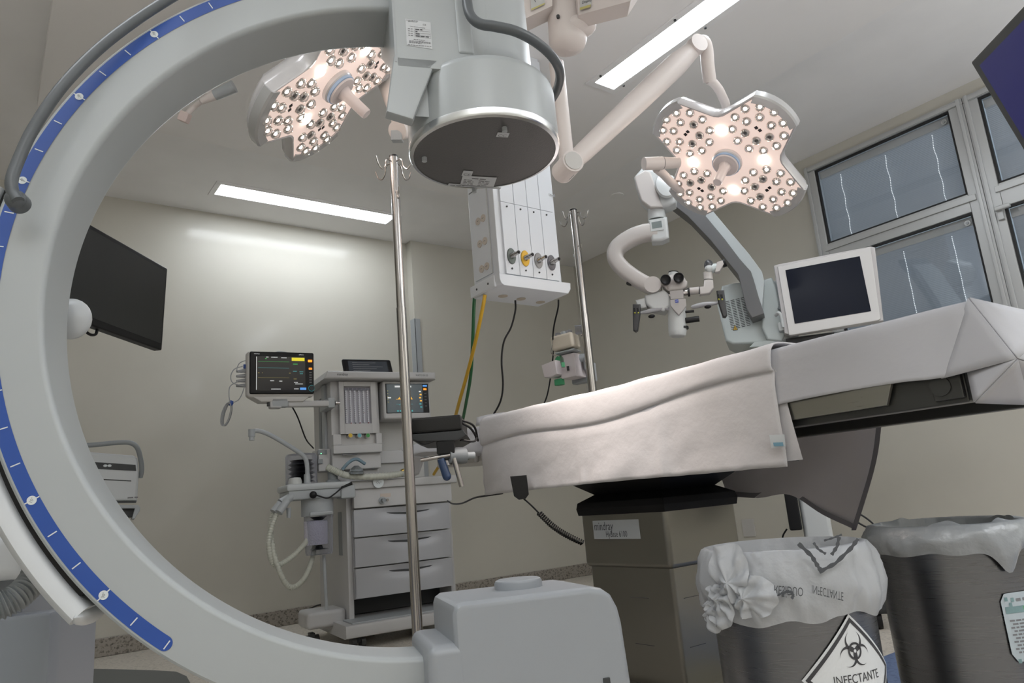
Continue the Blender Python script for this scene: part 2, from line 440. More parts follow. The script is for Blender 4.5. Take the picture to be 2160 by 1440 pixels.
# ------------------------------------------------------------------ fluorescent fixtures
def fixture(x0, x1, y0, y1, z, label, name='ceiling_light', m=tubewhite, screws=()):
    root = thing(name, ((x0 + x1) / 2, (y0 + y1) / 2, z), label, 'ceiling light')
    b = MB(); t = .035
    for q in ((x0 - t, x1 + t, y0 - t, y0), (x0 - t, x1 + t, y1, y1 + t), (x0 - t, x0, y0, y1), (x1, x1 + t, y0, y1)):
        b.box((q[0], q[2], z - .006), (q[1], q[3], z + .004), ceil_m, .002)
    b.build('frame', root)
    b = MB(); b.box((x0, y0, z - .003), (x1, y1, z + .003), m); b.build('diffuser', root)
    if screws:
        b = MB()
        for sx_, sy_ in screws: b.cyl((sx_, sy_, z - .012), (sx_, sy_, z - .005), .006, dgrey, n=10)
        b.build('screw', root)
    return root
q0 = onZ(453, 396, ZC); q1 = onZ(820, 461, ZC)
fixture(q0.x + .02, q1.x + .02, q0.y - .075, q0.y + .085, ZC, 'long lit fluorescent ceiling light parallel to the back wall, above the anaesthesia machine')
a0 = onZ(1255, 172, ZP); a1 = onZ(1290, 190, ZP)
fixture(a0.x, a1.x, a0.y - 1.25, a0.y, ZP, 'long lit fluorescent ceiling light running towards the camera beside the right surgical lamp arm',
        screws=((a0.x - .018, a0.y - .06), (a1.x + .018, a1.y - .07), (a0.x - .018, a0.y - .55), (a1.x + .018, a1.y - .6)))
def area(x, y, z, sx, sy, power, color=(1, 1, 1), rot=(0, 0, 0)):
    l = bpy.data.lights.new('unseen_light', 'AREA'); l.shape = 'RECTANGLE'; l.size = sx; l.size_y = sy; l.energy = power; l.color = color
    o = bpy.data.objects.new('unseen_light', l); COL.objects.link(o); o.location = (x, y, z); o.rotation_euler = rot
    return o
LK = 2.0
area(2.55, -0.9, ZP - .01, .16, 1.25, 11 * LK, (.91, .955, 1))
area(-.4, 1.3, ZC - .01, 1.25, .16, 7 * LK, (.91, .955, 1))
area(1.0, -1.8, ZP - .01, 1.25, .16, 4 * LK, (.91, .955, 1))
area(-.5, -.9, ZC - .01, 1.25, .16, 5 * LK, (.91, .955, 1))
area(-.7, -1.6, 1.7, 1.0, 1.0, 52, (.93, .96, 1), (PI, 0, 0))  # added upward fill lamp behind the camera, brightens the ceiling
area(3.5, -1.5, 1.7, 1.0, 1.0, 64, (.91, .955, 1), (PI, 0, 0))  # second added uplight, fills the ceiling on the right
cp_ = onZ(1301, 412, ZC); b = MB(); b.cyl((cp_.x, cp_.y, ZC - .006), (cp_.x, cp_.y, ZC), .05, ceil_m, n=24)
tag(b.build('ceiling_cover'), 'small round blank cover plate on the ceiling above the drip stand', 'cover plate')
wp = onX(1580, 1113, XR); b = MB(); b.box((XR - .008, wp.y - .05, wp.z - .06), (XR, wp.y + .05, wp.z + .06), offwhite, .003)
tag(b.build('wall_plate'), 'plain cream wall plate low on the wall behind the steel table column', 'wall plate')
# ------------------------------------------------------------------ C-arm
AZ, TI = 1.20376, -0.02177
rn = Vector((math.cos(AZ) * math.cos(TI), math.sin(AZ) * math.cos(TI), math.sin(TI)))
ru = Vector((-rn.y, rn.x, 0)).normalized(); rv = rn.cross(ru); rc = Vector((0.66970566, 1.18202263, 0.3807543 + 0.66))
RF = frame(rc, -ru, rn, rv); RI = RF.inverted()
def loc(x, y, t):            # pixel on the plane local-y = t of the arc
    return RI @ onP(x, y, rc + rn * t, rn)
def L2W(p): return RF @ Vector(p)
carm = thing('mobile_x_ray_c_arm', (rc.x - .75, rc.y + .55, 0), 'huge white C-shaped x-ray arm with a blue angle scale, framing the whole view', 'x-ray machine')
def pol(a, R, y): a = math.radians(a); return Vector((-R * math.cos(a), y, R * math.sin(a)))
# arc
def arc_sweep(mb, sec, a0, a1, m, n=96, taper=None):
    path = []; fr = []
    for i in range(n + 1):
        a = a0 + (a1 - a0) * i / n; d = pol(a, 1, 0)
        path.append((0, 0, 0)); fr.append((d, (0, 1, 0)))
    mb.sweep(path, fr, sec, m)
w = .066
sec = [(.62, -w + .012), (.6225, -w + .005), (.629, -w), (.7085, -w), (.713, -w + .005), (.713, w - .008), (.706, w), (.629, w), (.6225, w - .005), (.62, w - .012)]
b = MB(RF); arc_sweep(b, sec, -93, 93, cwhite, 128); b.build('c_arc', carm, 40)
# blue angle scale
b = MB(RF); n = 150; ys = -w - .0008
vs = []; fs = []
a0, a1 = -52.2, 93
for i in range(n + 1):
    a = a0 + (a1 - a0) * i / n; vs += [pol(a, .684, ys), pol(a, .7058, ys)]
fs = [(2 * i, 2 * i + 1, 2 * i + 3, 2 * i + 2) for i in range(n)]
b.add(vs, fs, blue)
cc = pol(a0, .6949, ys); rr = .0109
vs = [cc]; 
for i in range(17):
    t = PI * i / 16; d = pol(a0, 1, 0); tg = Vector((-d.z, 0, d.x)); tg = tg if (pol(a0 - 1, 1, 0) - d).dot(tg) > 0 else -tg
    vs.append(cc + (d * math.cos(t) + tg * math.sin(t)) * rr)
b.add(vs, [(0, i, i + 1) for i in range(1, 17)], blue)
y2 = ys - .0006; y3 = ys - .0012
def tick(a, r0, r1, wd=.0009):
    d = pol(a, 1, 0); t = Vector((-d.z, 0, d.x)) * wd
    b.add([d * r0 - t + Vector((0, y2, 0)), d * r0 + t + Vector((0, y2, 0)), d * r1 + t + Vector((0, y2, 0)), d * r1 - t + Vector((0, y2, 0))], [(0, 1, 2, 3)], inkw)
z0 = -12.5
for k in range(-8, 21):
    v = k * 5; a = z0 + v
    if v < -40: continue
    if v % 15 == 0:
        tick(a, .684, .7058)
        c = pol(a, .6952, y2 - .0002); b.add([c] + [c + Vector((math.cos(q * PI / 12) * .0068, 0, math.sin(q * PI / 12) * .0068)) for q in range(24)], [(0, i + 1, (i + 1) % 24 + 1) for i in range(24)], inkw)
        d = pol(a, 1, 0); tx = Vector((-d.z, 0, d.x))
        # characters read along the tangent of the arc
        ex = Vector((math.cos(math.radians(-a - 40 if a > 0 else a + 60)), 0, math.sin(math.radians(-a - 40 if a > 0 else a + 60))))
        if a < 0: ex = -tx if -tx.z > 0 else tx
        else: ex = tx if tx.z < 0 else -tx
        ex = (ex + Vector((.9, 0, .1))).normalized()
        ez = Vector((-ex.z, 0, ex.x))
        b.text(str(abs(v)) + '\u00b0', .0062, greyink, frame(c + Vector((0, y3 - y2, 0)) - ez * .0022, ex, ez, Vector((0, -1, 0))), 'CENTER')
    else: tick(a, .688, .702)
b.build('angle_scale', carm, 30, recalc=False, flat=True)
# hose along the outer edge
hp = [at(*q) for q in ((38, 424, 1.125), (27, 405, 1.13), (25, 378, 1.135), (40, 335, 1.15), (70, 272, 1.17), (125, 190, 1.20), (190, 120, 1.24), (260, 62, 1.28), (350, 2, 1.33), (440, -45, 1.38), (600, -95, 1.44), (800, -120, 1.45), (950, -90, 1.43))]
b = MB(); b.tube(hp, .0092, hose_g, 14); b.build('hose', carm)
b = MB(); e = at(36, 424, 1.14); b.cyl(e + rn * .012, e - rn * .006, .0165, hose_g, .0155, 24); b.ball(e - rn * .006, .0155, hose_g, 20, scale=(1, 1, 1)); b.build('hose_fitting', carm)
# image intensifier
ii = MB(RF); cx, pz = .160, .334
II = Matrix.Translation((cx, 0, 0))
ii.lathe([(.1585, pz + .016), (.1585, pz + .12), (.156, pz + .130), (.149, pz + .137), (.128, pz + .146), (.120, pz + .158), (.117, pz + .18), (.116, pz + .52), (.09, pz + .56), (0, pz + .56)], cwhite, II, 64)
iio = ii.build('image_intensifier', carm, 50)
b = MB(RF); b.lathe([(.150, pz), (.157, pz + .0015), (.1592, pz + .006), (.1592, pz + .0165), (.156, pz + .0165)], alum, II, 64, caps=False); b.build('rim_ring', iio)
plate_m = M('dark_detector_plate', (0.085, 0.083, 0.083), 0.42, bump=0.08, bscale=300)
b = MB(RF); b.lathe([(0.0, pz + .001), (.1535, pz + .001), (.1535, pz + .012), (0, pz + .012)], plate_m, II, 64); b.build('detector_plate', iio)
def onplate(x, y): return RI @ onP(x, y, rc + rv * pz, rv)
for q in ((1064, 270), (895, 333), (1000, 399)):
    p = onplate(*q); b = MB(RF); b.cyl((p.x, p.y, pz + .001), (p.x, p.y, pz - .008), .0055, lgrey, n=14); b.build('plate_screw', iio)
# stickers under the plate (drawn in plate coordinates)
def sticker(name, px_, texts, rows_, parent):
    P = [onplate(*q) for q in px_]
    b = MB(RF); zz = pz - .0006
    V = [Vector((p.x, p.y, zz)) for p in P]
    b.add(V, [(0, 1, 2, 3)], LAB)
    ex = (V[1] - V[0]); ey = (V[3] - V[0]); X = ex.normalized(); Z = Vector((0, 0, -1)); Y = Z.cross(X)
    if Y.dot(ey) < 0: Y = -Y
    for (u_, v_, txt, sz) in texts:
        o = V[0] + ex * u_ + ey * v_ + Vector((0, 0, -.0005)); b.text(txt, sz, greyink, frame(o, X, Y, Z))
    for k_, (u0, u1, v_, h_) in enumerate(rows_):
        f = lambda q: V[0] + X * q[0] + ey * v_ + Y * q[1] + Vector((0, 0, -.0005))
        b.words(f, ex.length * u0, 0, ex.length * (u1 - u0), h_, greyink, k_)
    return b.build(name, parent, recalc=False, flat=True)
sticker('type_label', [(970, 391), (1040, 397), (1048, 374), (976, 370)], [], [(.28, .72, .80, .004)] + [(a, c, v_, .003) for v_ in (.62, .48, .34, .2) for a, c in ((.06, .36), (.5, .82))], iio)
sticker('ce_label', [(973, 370), (994, 372), (998, 361), (978, 359)], [(.1, .15, 'CE', .014)], [], iio)
sticker('strip_label', [(944, 391), (1055, 398.5), (1057, 395), (947, 386)], [], [(.04, .3, .3, .003)], iio)
sticker('ce_label', [(1046, 288), (1071, 289.5), (1075, 280), (1050, 278.5)], [(.1, .15, 'CC', .013)], [], iio)
# bracket between the arc and the intensifier
b = MB(RF)
YZ = Matrix(((0, 1, 0, 0), (1, 0, 0, 0), (0, 0, 1, 0), (0, 0, 0, 1)))
b.prism([(-.1175, .92), (-.1175, .452), (-.092, .452), (.02, .545), (.1175, .63), (.1175, .92)], -.034, .16, cwhite, .005, 2, YZ)
b.prism([(-.0365, .475), (-.056, .352), (-.006, .338), (.012, .385), (.04, .455), (.06, .475)], -.1175, -.088, cwhite, .005, 2)
b.prism([(-.09, .362), (-.09, .47), (.02, .55), (.02, .455)], -.028, .07, cwhite, .004, 2, YZ)
br = b.build('bracket', carm, 30)
b = MB(RF); b.box((.092, -.121, .49), (.125, -.110, .92), cwhite, .006, 3); b.build('cover_strip', br)
b = MB(RF); b.box((-.0345, -.1182, .46), (-.0305, -.117, .90), lgrey); 
b.build('panel_seam', br)
b = MB(RF); lx, lz = -.008, .557; yy = -.1182
def rowtext(x, z, s, sz, m=greyink, off=.0004): b.text(s, sz, m, frame((lx + x, yy - off, lz + z), (1, 0, -.045), (.0, 0, 1), (0, -1, 0)))
b.add([(lx - .002, yy, lz + .002), (lx + .048, yy, lz - .001), (lx + .048, yy, lz - .062), (lx - .002, yy, lz - .058)], [(0, 1, 2, 3)], LAB)
fw_ = lambda q: Vector((lx + q[0], yy - .0005, lz + q[1]))
b.words(fw_, .0, -.0018, .024, .0013, greyink, 1); b.words(fw_, .003, -.0042, .018, .0013, greyink, 2)
rowtext(.032, -.010, 'CE', .0055, ink)
rowtext(.006, -.0155, 'X-RAY IMAGE INTENSIFIER', .0026, ink)
for i, (l, v) in enumerate(((0, .014), (1, .005), (2, .009), (3, .026))):
    b.words(fw_, .002, -.0212 - i * .005, .009, .0015, greyink, 10 + i); b.words(fw_, .0165, -.0215 - i * .005, v, .002, ink, 20 + i)
    for zz in (-.0165, -.0212): pass
    X0, X1, Z0, Z1 = lx + .0145, lx + .046, lz - .0218 - i * .005 - .0014, lz - .0178 - i * .005 - .0014
    for (xa, xb, za, zb) in ((X0, X1, Z0, Z0 + .0003), (X0, X1, Z1, Z1 + .0003), (X0, X0 + .0003, Z0, Z1), (X1, X1 + .0003, Z0, Z1)):
        b.add([(xa, yy - .0004, za), (xb, yy - .0004, za), (xb, yy - .0004, zb), (xa, yy - .0004, zb)], [(0, 1, 2, 3)], greyink)
b.words(fw_, .012, -.0445, .022, .0014, greyink, 30)
for i in range(3): b.words(fw_, .003, -.048 - i * .0023, (.042, .042, .024)[i], .0013, greyink, 40 + i)
b.words(fw_, .0, -.0575, .046, .0015, greyink, 50)
b.build('rating_label', br, recalc=False, flat=True)
# cable bending round the intensifier
cp = [at(*q) for q in ((982, -60, 1.44), (985, 0, 1.425), (992, 32, 1.41), (1012, 50, 1.40), (1045, 56, 1.395), (1090, 67, 1.41), (1135, 92, 1.45), (1168, 124, 1.50), (1181, 155, 1.55), (1176, 186, 1.61), (1160, 215, 1.66))]
b = MB(); b.tube(cp, .0102, hose_g, 14); b.build('cable', carm)
# x-ray tube housing at the lower end
b = MB(RF)
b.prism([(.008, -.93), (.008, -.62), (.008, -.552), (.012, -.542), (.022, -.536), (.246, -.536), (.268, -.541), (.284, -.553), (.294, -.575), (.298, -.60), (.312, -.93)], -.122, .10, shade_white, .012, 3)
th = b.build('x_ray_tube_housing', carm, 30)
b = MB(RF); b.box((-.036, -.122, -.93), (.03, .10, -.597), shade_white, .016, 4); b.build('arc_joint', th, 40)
b = MB(RF); b.lathe([(.044, -.54), (.044, -.526), (.0415, -.5215), (.037, -.5195), (0, -.5195)], shade_white, Matrix.Translation((.155, .01, 0)), 48); b.build('collimator_cap', th)
p = loc(1280, 1437, -.123); b = MB(RF); b.box((p.x - .006, -.125, p.z - .008), (p.x + .006, -.121, p.z + .006), dgrey, .001); b.build('housing_screw', th)
# carriage holding the arc
b = MB(RF); s2 = [(.722, -.055), (.728, -.066), (.745, -.07), (.754, -.062), (.758, -.045), (.758, .11), (.722, .11)]
path = []; fr = []
N = 60
for i in range(N + 1):
    a = 16 - 58.2 * i / N; k = 1.0
    if i > N - 12: k = 1 - .0 * ((i - N + 12) / 12)
    d = pol(a, 1, 0); path.append((0, 0, 0)); fr.append((d, (0, 1, 0)))
b.sweep(path, fr, s2, white); cg = b.build('arc_carriage', carm, 50)
b = MB(RF); s3 = [(.7125, -.05), (.723, -.05), (.723, .05), (.7125, .05)]; arc_sweep(b, s3, -40.5, 16, black, 60); b.build('guide_slot', cg)
b = MB(RF); b.ball(pol(-42.2, .741, 0), .0165, white, 16, scale=(1.0, 4.4, 1)); b.build('carriage_end', cg)
b = MB(RF); b.cyl((-.73, .15, .03), (-.66, .15, .03), .02, white); b.ball((-.643, .15, .03), .04, white, 24, scale=(.9, .6, 1.0)); b.cyl((-.73, .08, .03), (-.70, .15, .03), .022, white); b.build('brake_knob', cg)
# stand column and corrugated hose
b = MB(RF); zf = -1.04
b.box((-1.15, .26, zf), (-.725, .75, -.43), M('stand_grey', (.2, .215, .24), .5), .01); b.build('column', carm)
b = MB(RF); b.box((-1.15, .2, zf), (-.66, .26, -.5), M('stand_grey2', (.2, .22, .25), .5), .01); b.box((-1.2, .18, -.44), (-.70, .8, -.36), white, .02, 3); b.build('column_cover', carm)
hp = [at(*q) for q in ((84, 1190, 1.2), (68, 1225, 1.17), (40, 1255, 1.14), (0, 1278, 1.12), (-60, 1290, 1.1))]
P = smooth_path(hp, 24)
b = MB(); NN = len(P)
b.tube(P, lambda t: .0205 + .0022 * math.sin(t * NN * 2 * PI / 4.4), mgrey, 16, smooth=0); b.build('corrugated_hose', carm, 60)
b = MB(RF); b.box((-1.3, -.5, zf), (-.78, .9, zf + .12), white, .03); b.build('base', carm)
for yy in (-.4, .8):
    b = MB(RF); b.cyl((-1.2, yy, zf + .05), (-1.15, yy, zf + .05), .05, black, n=24); b.build('wheel', carm)
# ------------------------------------------------------------------ operating table
XT = 1.60
tab = thing('operating_table', (1.87, 1.75, 0), 'stainless steel operating table column with black bellows under the white sheets', 'operating table')
cx0, cx1, cy0, cy1 = 1.70, 2.045, 1.558, 1.95
bandz = onX(1400, 1066, 1.70).z
b = MB()
b.box((cx0, cy0, .42), (cx1, cy1, bandz - .002), steel, .016, 3)
cl = b.build('upper_column', tab)
b = MB(); b.box((cx0 + .012, cy0 + .012, 0.06), (cx1 - .012, cy1 - .012, .43), steel, .012, 3); b.build('lower_column', tab)
b = MB(); b.box((cx0 - .05, cy0 - .25, 0.0), (cx1 + .05, cy1 + .6, .075), steel, .02, 3); b.build('foot', tab)
bell = M('black_bellows', (0.005, 0.005, 0.006), 0.6, spec=.2)
b = MB(); z0 = bandz - .006
b.add(*(lambda lv: ([v for (d, z) in lv for v in ((cx0 - d, cy0 - d, z), (cx1 + d, cy0 - d, z), (cx1 + d, cy1 + d, z), (cx0 - d, cy1 + d, z))],
      [(i * 4 + j, i * 4 + (j + 1) % 4, i * 4 + 4 + (j + 1) % 4, i * 4 + 4 + j) for i in range(len(lv) - 1) for j in range(4)] + [tuple(range(4 * len(lv) - 4, 4 * len(lv)))]))
      ([(.004, z0 - .012), (.008, z0 + .01), (.004, z0 + .03), (-.04, z0 + .055), (.02, z0 + .10), (.03, z0 + .14), (-.02, z0 + .20)]), bell)
b.build('bellows', tab, 20)
pA = onX(1250, 1098, cx0); pB = onX(1352, 1136, cx0)
b = MB(); xx = cx0 - .0008
b.add([(xx, pA.y, pA.z), (xx, pB.y, pA.z - .001), (xx, pB.y, pB.z), (xx, pA.y, pB.z + .001)], [(0, 1, 2, 3)], M('badge_silver', (.40, .42, .44), .4, .3))
TX = lambda y, z: frame((xx - .0006, y, z), (0, -1, 0), (0, 0, 1), (-1, 0, 0))
hgt = pA.z - pB.z
b.text('mindray', .039, ink, TX(pA.y - .006, pA.z - hgt * .52), sx=.72)
b.text('HyBase 6100', .027, ink, TX(pA.y - .060, pB.z + hgt * .12), sx=.70)
b.build('name_plate', cl, recalc=False, flat=True)
b = MB()
for z in (.33, .19): b.box((cx0 + .05, cy0 - .001 + .011 * (z < .42), z), (cx0 + .12, cy0 + .012, z + .0015), dgrey); b.box((cx0 - .001 + .011 * (z < .42), cy0 + .12, z), (cx0 + .012, cy0 + .2, z + .0015), dgrey)
b.build('panel_slot', tab)
# table frame under the foot end
frm = M('dark_steel_rail', (.075, .075, .072), .35, .8)
railm = brushed('side_rail_steel', (.35, .34, .30), .3)
y_end = onX(2045, 820, XT).y
b = MB(); r0 = onX(1640, 900, XT); r1 = onX(2045, 800, XT); r2 = onX(2045, 850, XT)
b.box((XT + .015, y_end + .01, r2.z + .004), (XT + .06, 2.35, r1.z + .03), frm, .004)
b.box((2.06, y_end + .01, r2.z + .004), (2.10, 2.35, r1.z + .03), frm, .004)
b.box((XT + .06, y_end + .03, r1.z), (2.06, 2.35, r1.z + .05), frm)
b.build('table_frame', tab)
q0 = onX(1632, 868, XT); q1 = onX(1632, 892, XT); ye = onX(1885, 820, XT).y
b = MB(); b.prism([(-2.35, q0.z + .02), (-2.35, q1.z), (-ye - .02, q1.z), (-ye, q0.z + .02)], 0, .012, railm, .002, T=frame((XT - .004, 0, 0), (0, -1, 0), (1, 0, 0), (0, 0, 1))); b.build('side_rail', tab)
b = MB(); b.box((XT + .005, 0.64, .93), (2.1, 2.4, .975), black, .015); b.build('mattress', tab)
b = MB(); g = onX(1985, 825, XT); b.cyl((XT, g.y, g.z + .01), (XT + .02, g.y, g.z + .01), .02, frm); b.box((XT + .004, g.y - .04, g.z - .02), (XT + .018, g.y + .02, g.z + .04), frm, .004); b.build('hinge', tab)
p = onX(1660, 930, XT + .02); b = MB(); b.box((XT + .01, p.y - .02, p.z - .05), (XT + .035, p.y + .012, p.z + .04), black, .004); b.build('rail_clamp', tab)
# head section
b = MB(); b.box((1.74, 2.35, .84), (1.98, 2.98, .885), offwhite, .006); b.build('head_section', tab)
b = MB()
for q in ((890, 985), (930, 965)):
    pass
hb0 = onX(888, 985, 1.74); hb1 = onX(925, 962, 1.74)
b.box((1.715, 2.62, .835), (1.74, 2.84, .872), offwhite, .004); b.cyl((1.71, 2.66, .858), (1.716, 2.66, .858), .007, dgrey, n=12); b.build('head_clamp', tab)

# ---- long sheet over the foot end
def zt(y): return .985
def nz(p, s, a): return noise.noise(Vector(p) * s) * a
rows = []
ysq = [1.62 - i * (1.62 - .575) / 14 for i in range(15)]
botpx = [(1632, 856), (1700, 842), (1800, 822), (1900, 806), (1960, 800), (1990, 799), (2012, 786), (2040, 775)]
bots = [onX(x, y, XT - .004) for x, y in botpx]
def bot(y):
    if y >= bots[0].y: return bots[0].z
    for p, q in zip(bots, bots[1:]):
        if p.y >= y >= q.y: t = (p.y - y) / (p.y - q.y); return p.z + (q.z - p.z) * t
    return bots[-1].z
for y in ysq:
    zb = bot(y); r = []
    for X, z in ((2.14, .86), (2.135, .93), (2.12, .978), (2.0, .986), (1.75, .986), (XT + .035, .985), (XT + .008, .978), (XT - .002, .962)):
        r.append((X, y, z + nz((X, y, 0), 5, .003)))
    for k in range(1, 9):
        t = k / 8; z = .962 + (zb - .962) * t
        r.append((XT - .004 - .010 * t * (1 + math.sin(y * 14) * .6) + nz((y, z, 1), 6, .006), y, z))
    rows.append(r)
b = MB(); b.grid(rows, sheet2, 2)
# end of the sheet: hanging front with a folded corner
C0 = Vector((XT + .004, .578, .985)); C1 = Vector((2.13, .578, .985))
F1 = at(2146, 757, 1.33); S1 = bots[-3] + Vector((-.006, 0, 0)); S2 = bots[-1]
F2 = at(2190, 690, 1.36)
B1 = at(2056, 848, 1.40); B2 = at(2170, 852, 1.46)
def tri(A, Bp, Cp, n=7, amp=.004):
    vs = []; idx = {}
    for i in range(n + 1):
        for j in range(n + 1 - i):
            p = A + (Bp - A) * (i / n) + (Cp - A) * (j / n); e = min(i, j, n - i - j) / n
            idx[i, j] = len(vs); vs.append(p + Vector((-1, -.4, 0)) * (e * amp * 3 + e * nz(p, 9, amp)))
    fs = []
    for i in range(n):
        for j in range(n - i):
            fs.append((idx[i, j], idx[i + 1, j], idx[i, j + 1]))
            if j < n - i - 1: fs.append((idx[i + 1, j], idx[i + 1, j + 1], idx[i, j + 1]))
    b.add(vs, fs, sheet2)
tri(C0, F1, S1, 8); tri(C0, S1, S2, 4, 0)
E1 = Vector((2.13, .50, .80))
tri(C0, C1, F1, 8); tri(C1, E1, F1, 6)
tri(S2, F1, B1, 7); tri(F1, B2, B1, 6); tri(F1, E1, B2, 6)
ls = b.build('table_sheet', None, 60, mods=[('SOLIDIFY', dict(thickness=.003, offset=-1))])
tag(ls, 'long white cotton sheet over the foot end of the operating table, folded at its corner', 'sheet')

# ---- second sheet across the middle and head, thick rolled top edge
rows = []
e0 = onX(1010, 885, XT - .02).y; e1 = onX(1622, 740, XT - .02).y
hb = [(e0, onX(1012, 1045, XT - .02).z), (onX(1240, 1020, XT - .02).y, onX(1240, 1020, XT - .02).z), (e1, onX(1640, 985, XT - .02).z)]
def hem(y):
    if y > hb[1][0]: t = (y - hb[1][0]) / (hb[0][0] - hb[1][0]); return hb[1][1] + (hb[0][1] - hb[1][1]) * t
    t = (y - hb[2][0]) / (hb[1][0] - hb[2][0]); return hb[2][1] + (hb[1][1] - hb[2][1]) * t
N = 64
for i in range(N + 1):
    y = e0 + (e1 - e0) * i / N; t = i / N
    zb = hem(y); r = []
    ztop = 1.0 - .006 * math.sin(t * PI)
    for X, dz in ((2.16, -.13), (2.155, -.06), (2.13, -.012), (2.0, 0), (1.8, .001), (1.68, .001), (1.625, -.002), (1.600, -.010), (1.585, -.026)):
        r.append((X, y, ztop + dz + nz((X * 2, y * 3, 2), 3, .004)))
    # rolled lip: height of the fold grows towards the head end
    lip = .055 + .035 * (1 - t) * (1 if t < .5 else 1) - .012 * math.sin(t * 9)
    for X, dz in ((1.577, -.5), (1.576, -.8), (1.581, -1.0), (1.588, -1.05)):
        r.append((X + nz((y * 4, dz, 3), 2, .003), y, ztop - .026 + (dz + .0) * lip))
    zf0 = ztop - .026 - 1.05 * lip - .004
    for k in range(1, 9):
        s = k / 8; z = zf0 + (zb - zf0) * s
        wv = .006 * math.sin(y * 11 + z * 8) * s + nz((y, z, 5), 6, .016) * s ** 1.6 + nz((y * 2 + z * 3, z * 2, 8), 6, .007) * s ** 1.4 + nz((y, z, 15), 22, .0035) * s - .007 * (1 - s)
        fold = -.009 * math.exp(-((y - 1.78) / .012) ** 2) - .008 * math.exp(-((y - 1.43) / .014) ** 2) - .006 * math.exp(-((y - 2.12) / .012) ** 2)
        r.append((1.588 - .012 * s + wv + fold * s, y, z + (nz((y, 0, 9), 12, .002) if k == 8 else 0)))
    rows.append(r)
b = MB(); b.grid(rows, sheet_m, 2)
ms = b.build('drape', None, 60, mods=[('SOLIDIFY', dict(thickness=.004, offset=-1))])
ms.name = 'draw_sheet'; WORLD['draw_sheet'] = WORLD.get('drape', Vector())
tag(ms, 'white cotton sheet across the middle of the operating table with a thick rolled top edge', 'sheet')
# second layer edge and laundry tag at its right end
b = MB(); y1 = e1; zz = hem(e1)
b.grid([[(1.592, y1 + .01, .95), (1.59, y1 - .012, .90), (1.588, y1 - .028, .78), (1.585, y1 - .04, zz + .012)], [(1.598, y1 + .06, .95), (1.597, y1 + .06, .90), (1.596, y1 + .06, .78), (1.595, y1 + .06, zz + .012)]], sheet_m, 4)
ul = b.build('under_layer', None, 60); ul.parent = ms; ul.location = WORLD[ul.name] - ms.location
p = onX(1642, 932, 1.562)
b = MB(); b.add([(p.x, p.y + .022, p.z + .02), (p.x - .004, p.y - .022, p.z + .016), (p.x - .004, p.y - .02, p.z - .014), (p.x, p.y + .022, p.z - .012)], [(0, 1, 2, 3)], inkw)
b.add([(p.x - .004, p.y + .012, p.z + .0), (p.x - .006, p.y - .016, p.z - .002), (p.x - .006, p.y - .016, p.z - .011), (p.x - .004, p.y + .012, p.z - .009)], [(0, 1, 2, 3)], M('tag_blue', (.18, .36, .48), .6))
tg = b.build('laundry_tag', None, recalc=False, flat=True); tg.parent = ms; tg.location = WORLD[tg.name] - ms.location; tg['label'] = 'small white and blue laundry tag'
# ---- head sheet
def hp_(x, y, k): return at(x, y, k)
b = MB()
A = [hp_(1015, 898, 3.05), hp_(930, 915, 3.2), hp_(872, 938, 3.35), hp_(846, 943, 3.42)]
Bm = [hp_(1018, 950, 2.95), hp_(940, 948, 3.05), hp_(890, 950, 3.12), hp_(862, 958, 3.2)]
D = [hp_(1012, 962, 3.0), hp_(950, 958, 3.08), hp_(893, 963, 3.15), hp_(866, 972, 3.22)]
b.grid([A, Bm, D], sheet2, 4)
b.grid([[hp_(846, 943, 3.42), hp_(862, 958, 3.2), hp_(893, 962, 3.14)], [hp_(858, 966, 3.4), hp_(870, 974, 3.22), hp_(892, 976, 3.16)], [hp_(861, 1003, 3.36), hp_(872, 1004, 3.24), hp_(884, 1000, 3.18)]], sheet2, 4)
hs = b.build('head_sheet', None, 60, mods=[('SOLIDIFY', dict(thickness=.003))]); tag(hs, 'white sheet draped over the narrow head section behind the black arm board', 'sheet')
b = MB(); b.grid([[at(1006, 881, 3.0), at(1030, 875, 3.0), at(1064, 870, 3.0)], [at(1004, 898, 2.98), at(1034, 890, 2.98), at(1072, 884, 2.98)]], sheet2, 4)
hb2 = b.build('folded_cloth', None, 60, mods=[('SOLIDIFY', dict(thickness=.004))]); tag(hb2, 'small folded grey-white cloth on the table top beside the black arm board', 'cloth')
# ---- shaded sheet hanging on the far side
b = MB(); XF = 2.19
top = [(1500, 905), (1600, 890), (1700, 880), (1790, 872), (1863, 862)]
mid = [(1515, 985), (1610, 985), (1700, 985), (1780, 985), (1845, 975)]
bt = [(1535, 1046), (1600, 1050), (1665, 1043), (1735, 1085), (1806, 1118)]
g = [[onX(x, y, XF + .01 * math.sin(i * 1.7 + j)) for i, (x, y) in enumerate(r)] for j, r in enumerate((top, mid, bt))]
b.grid(g, greysheet, 6)
# hem band
hm = M('hem_cotton', (.26, .25, .275), .9)
bb = smooth_path([onX(x, y, XF - .004) for x, y in bt], 6)
b.add([p for p in bb] + [p + Vector((0, 0, .018)) for p in bb], [(i, i + 1, len(bb) + i + 1, len(bb) + i) for i in range(len(bb) - 1)], hm)
ed = smooth_path([onX(x, y, XF - .004) for x, y in ((1863, 862), (1848, 975), (1806, 1118))], 6)
b.add([p for p in ed] + [p + Vector((0, .016, 0)) for p in ed], [(i, i + 1, len(ed) + i + 1, len(ed) + i) for i in range(len(ed) - 1)], hm)
fs_ = b.build('hanging_sheet', None, 60); tag(fs_, 'grey shaded corner of a sheet hanging down on the far side of the operating table', 'sheet')

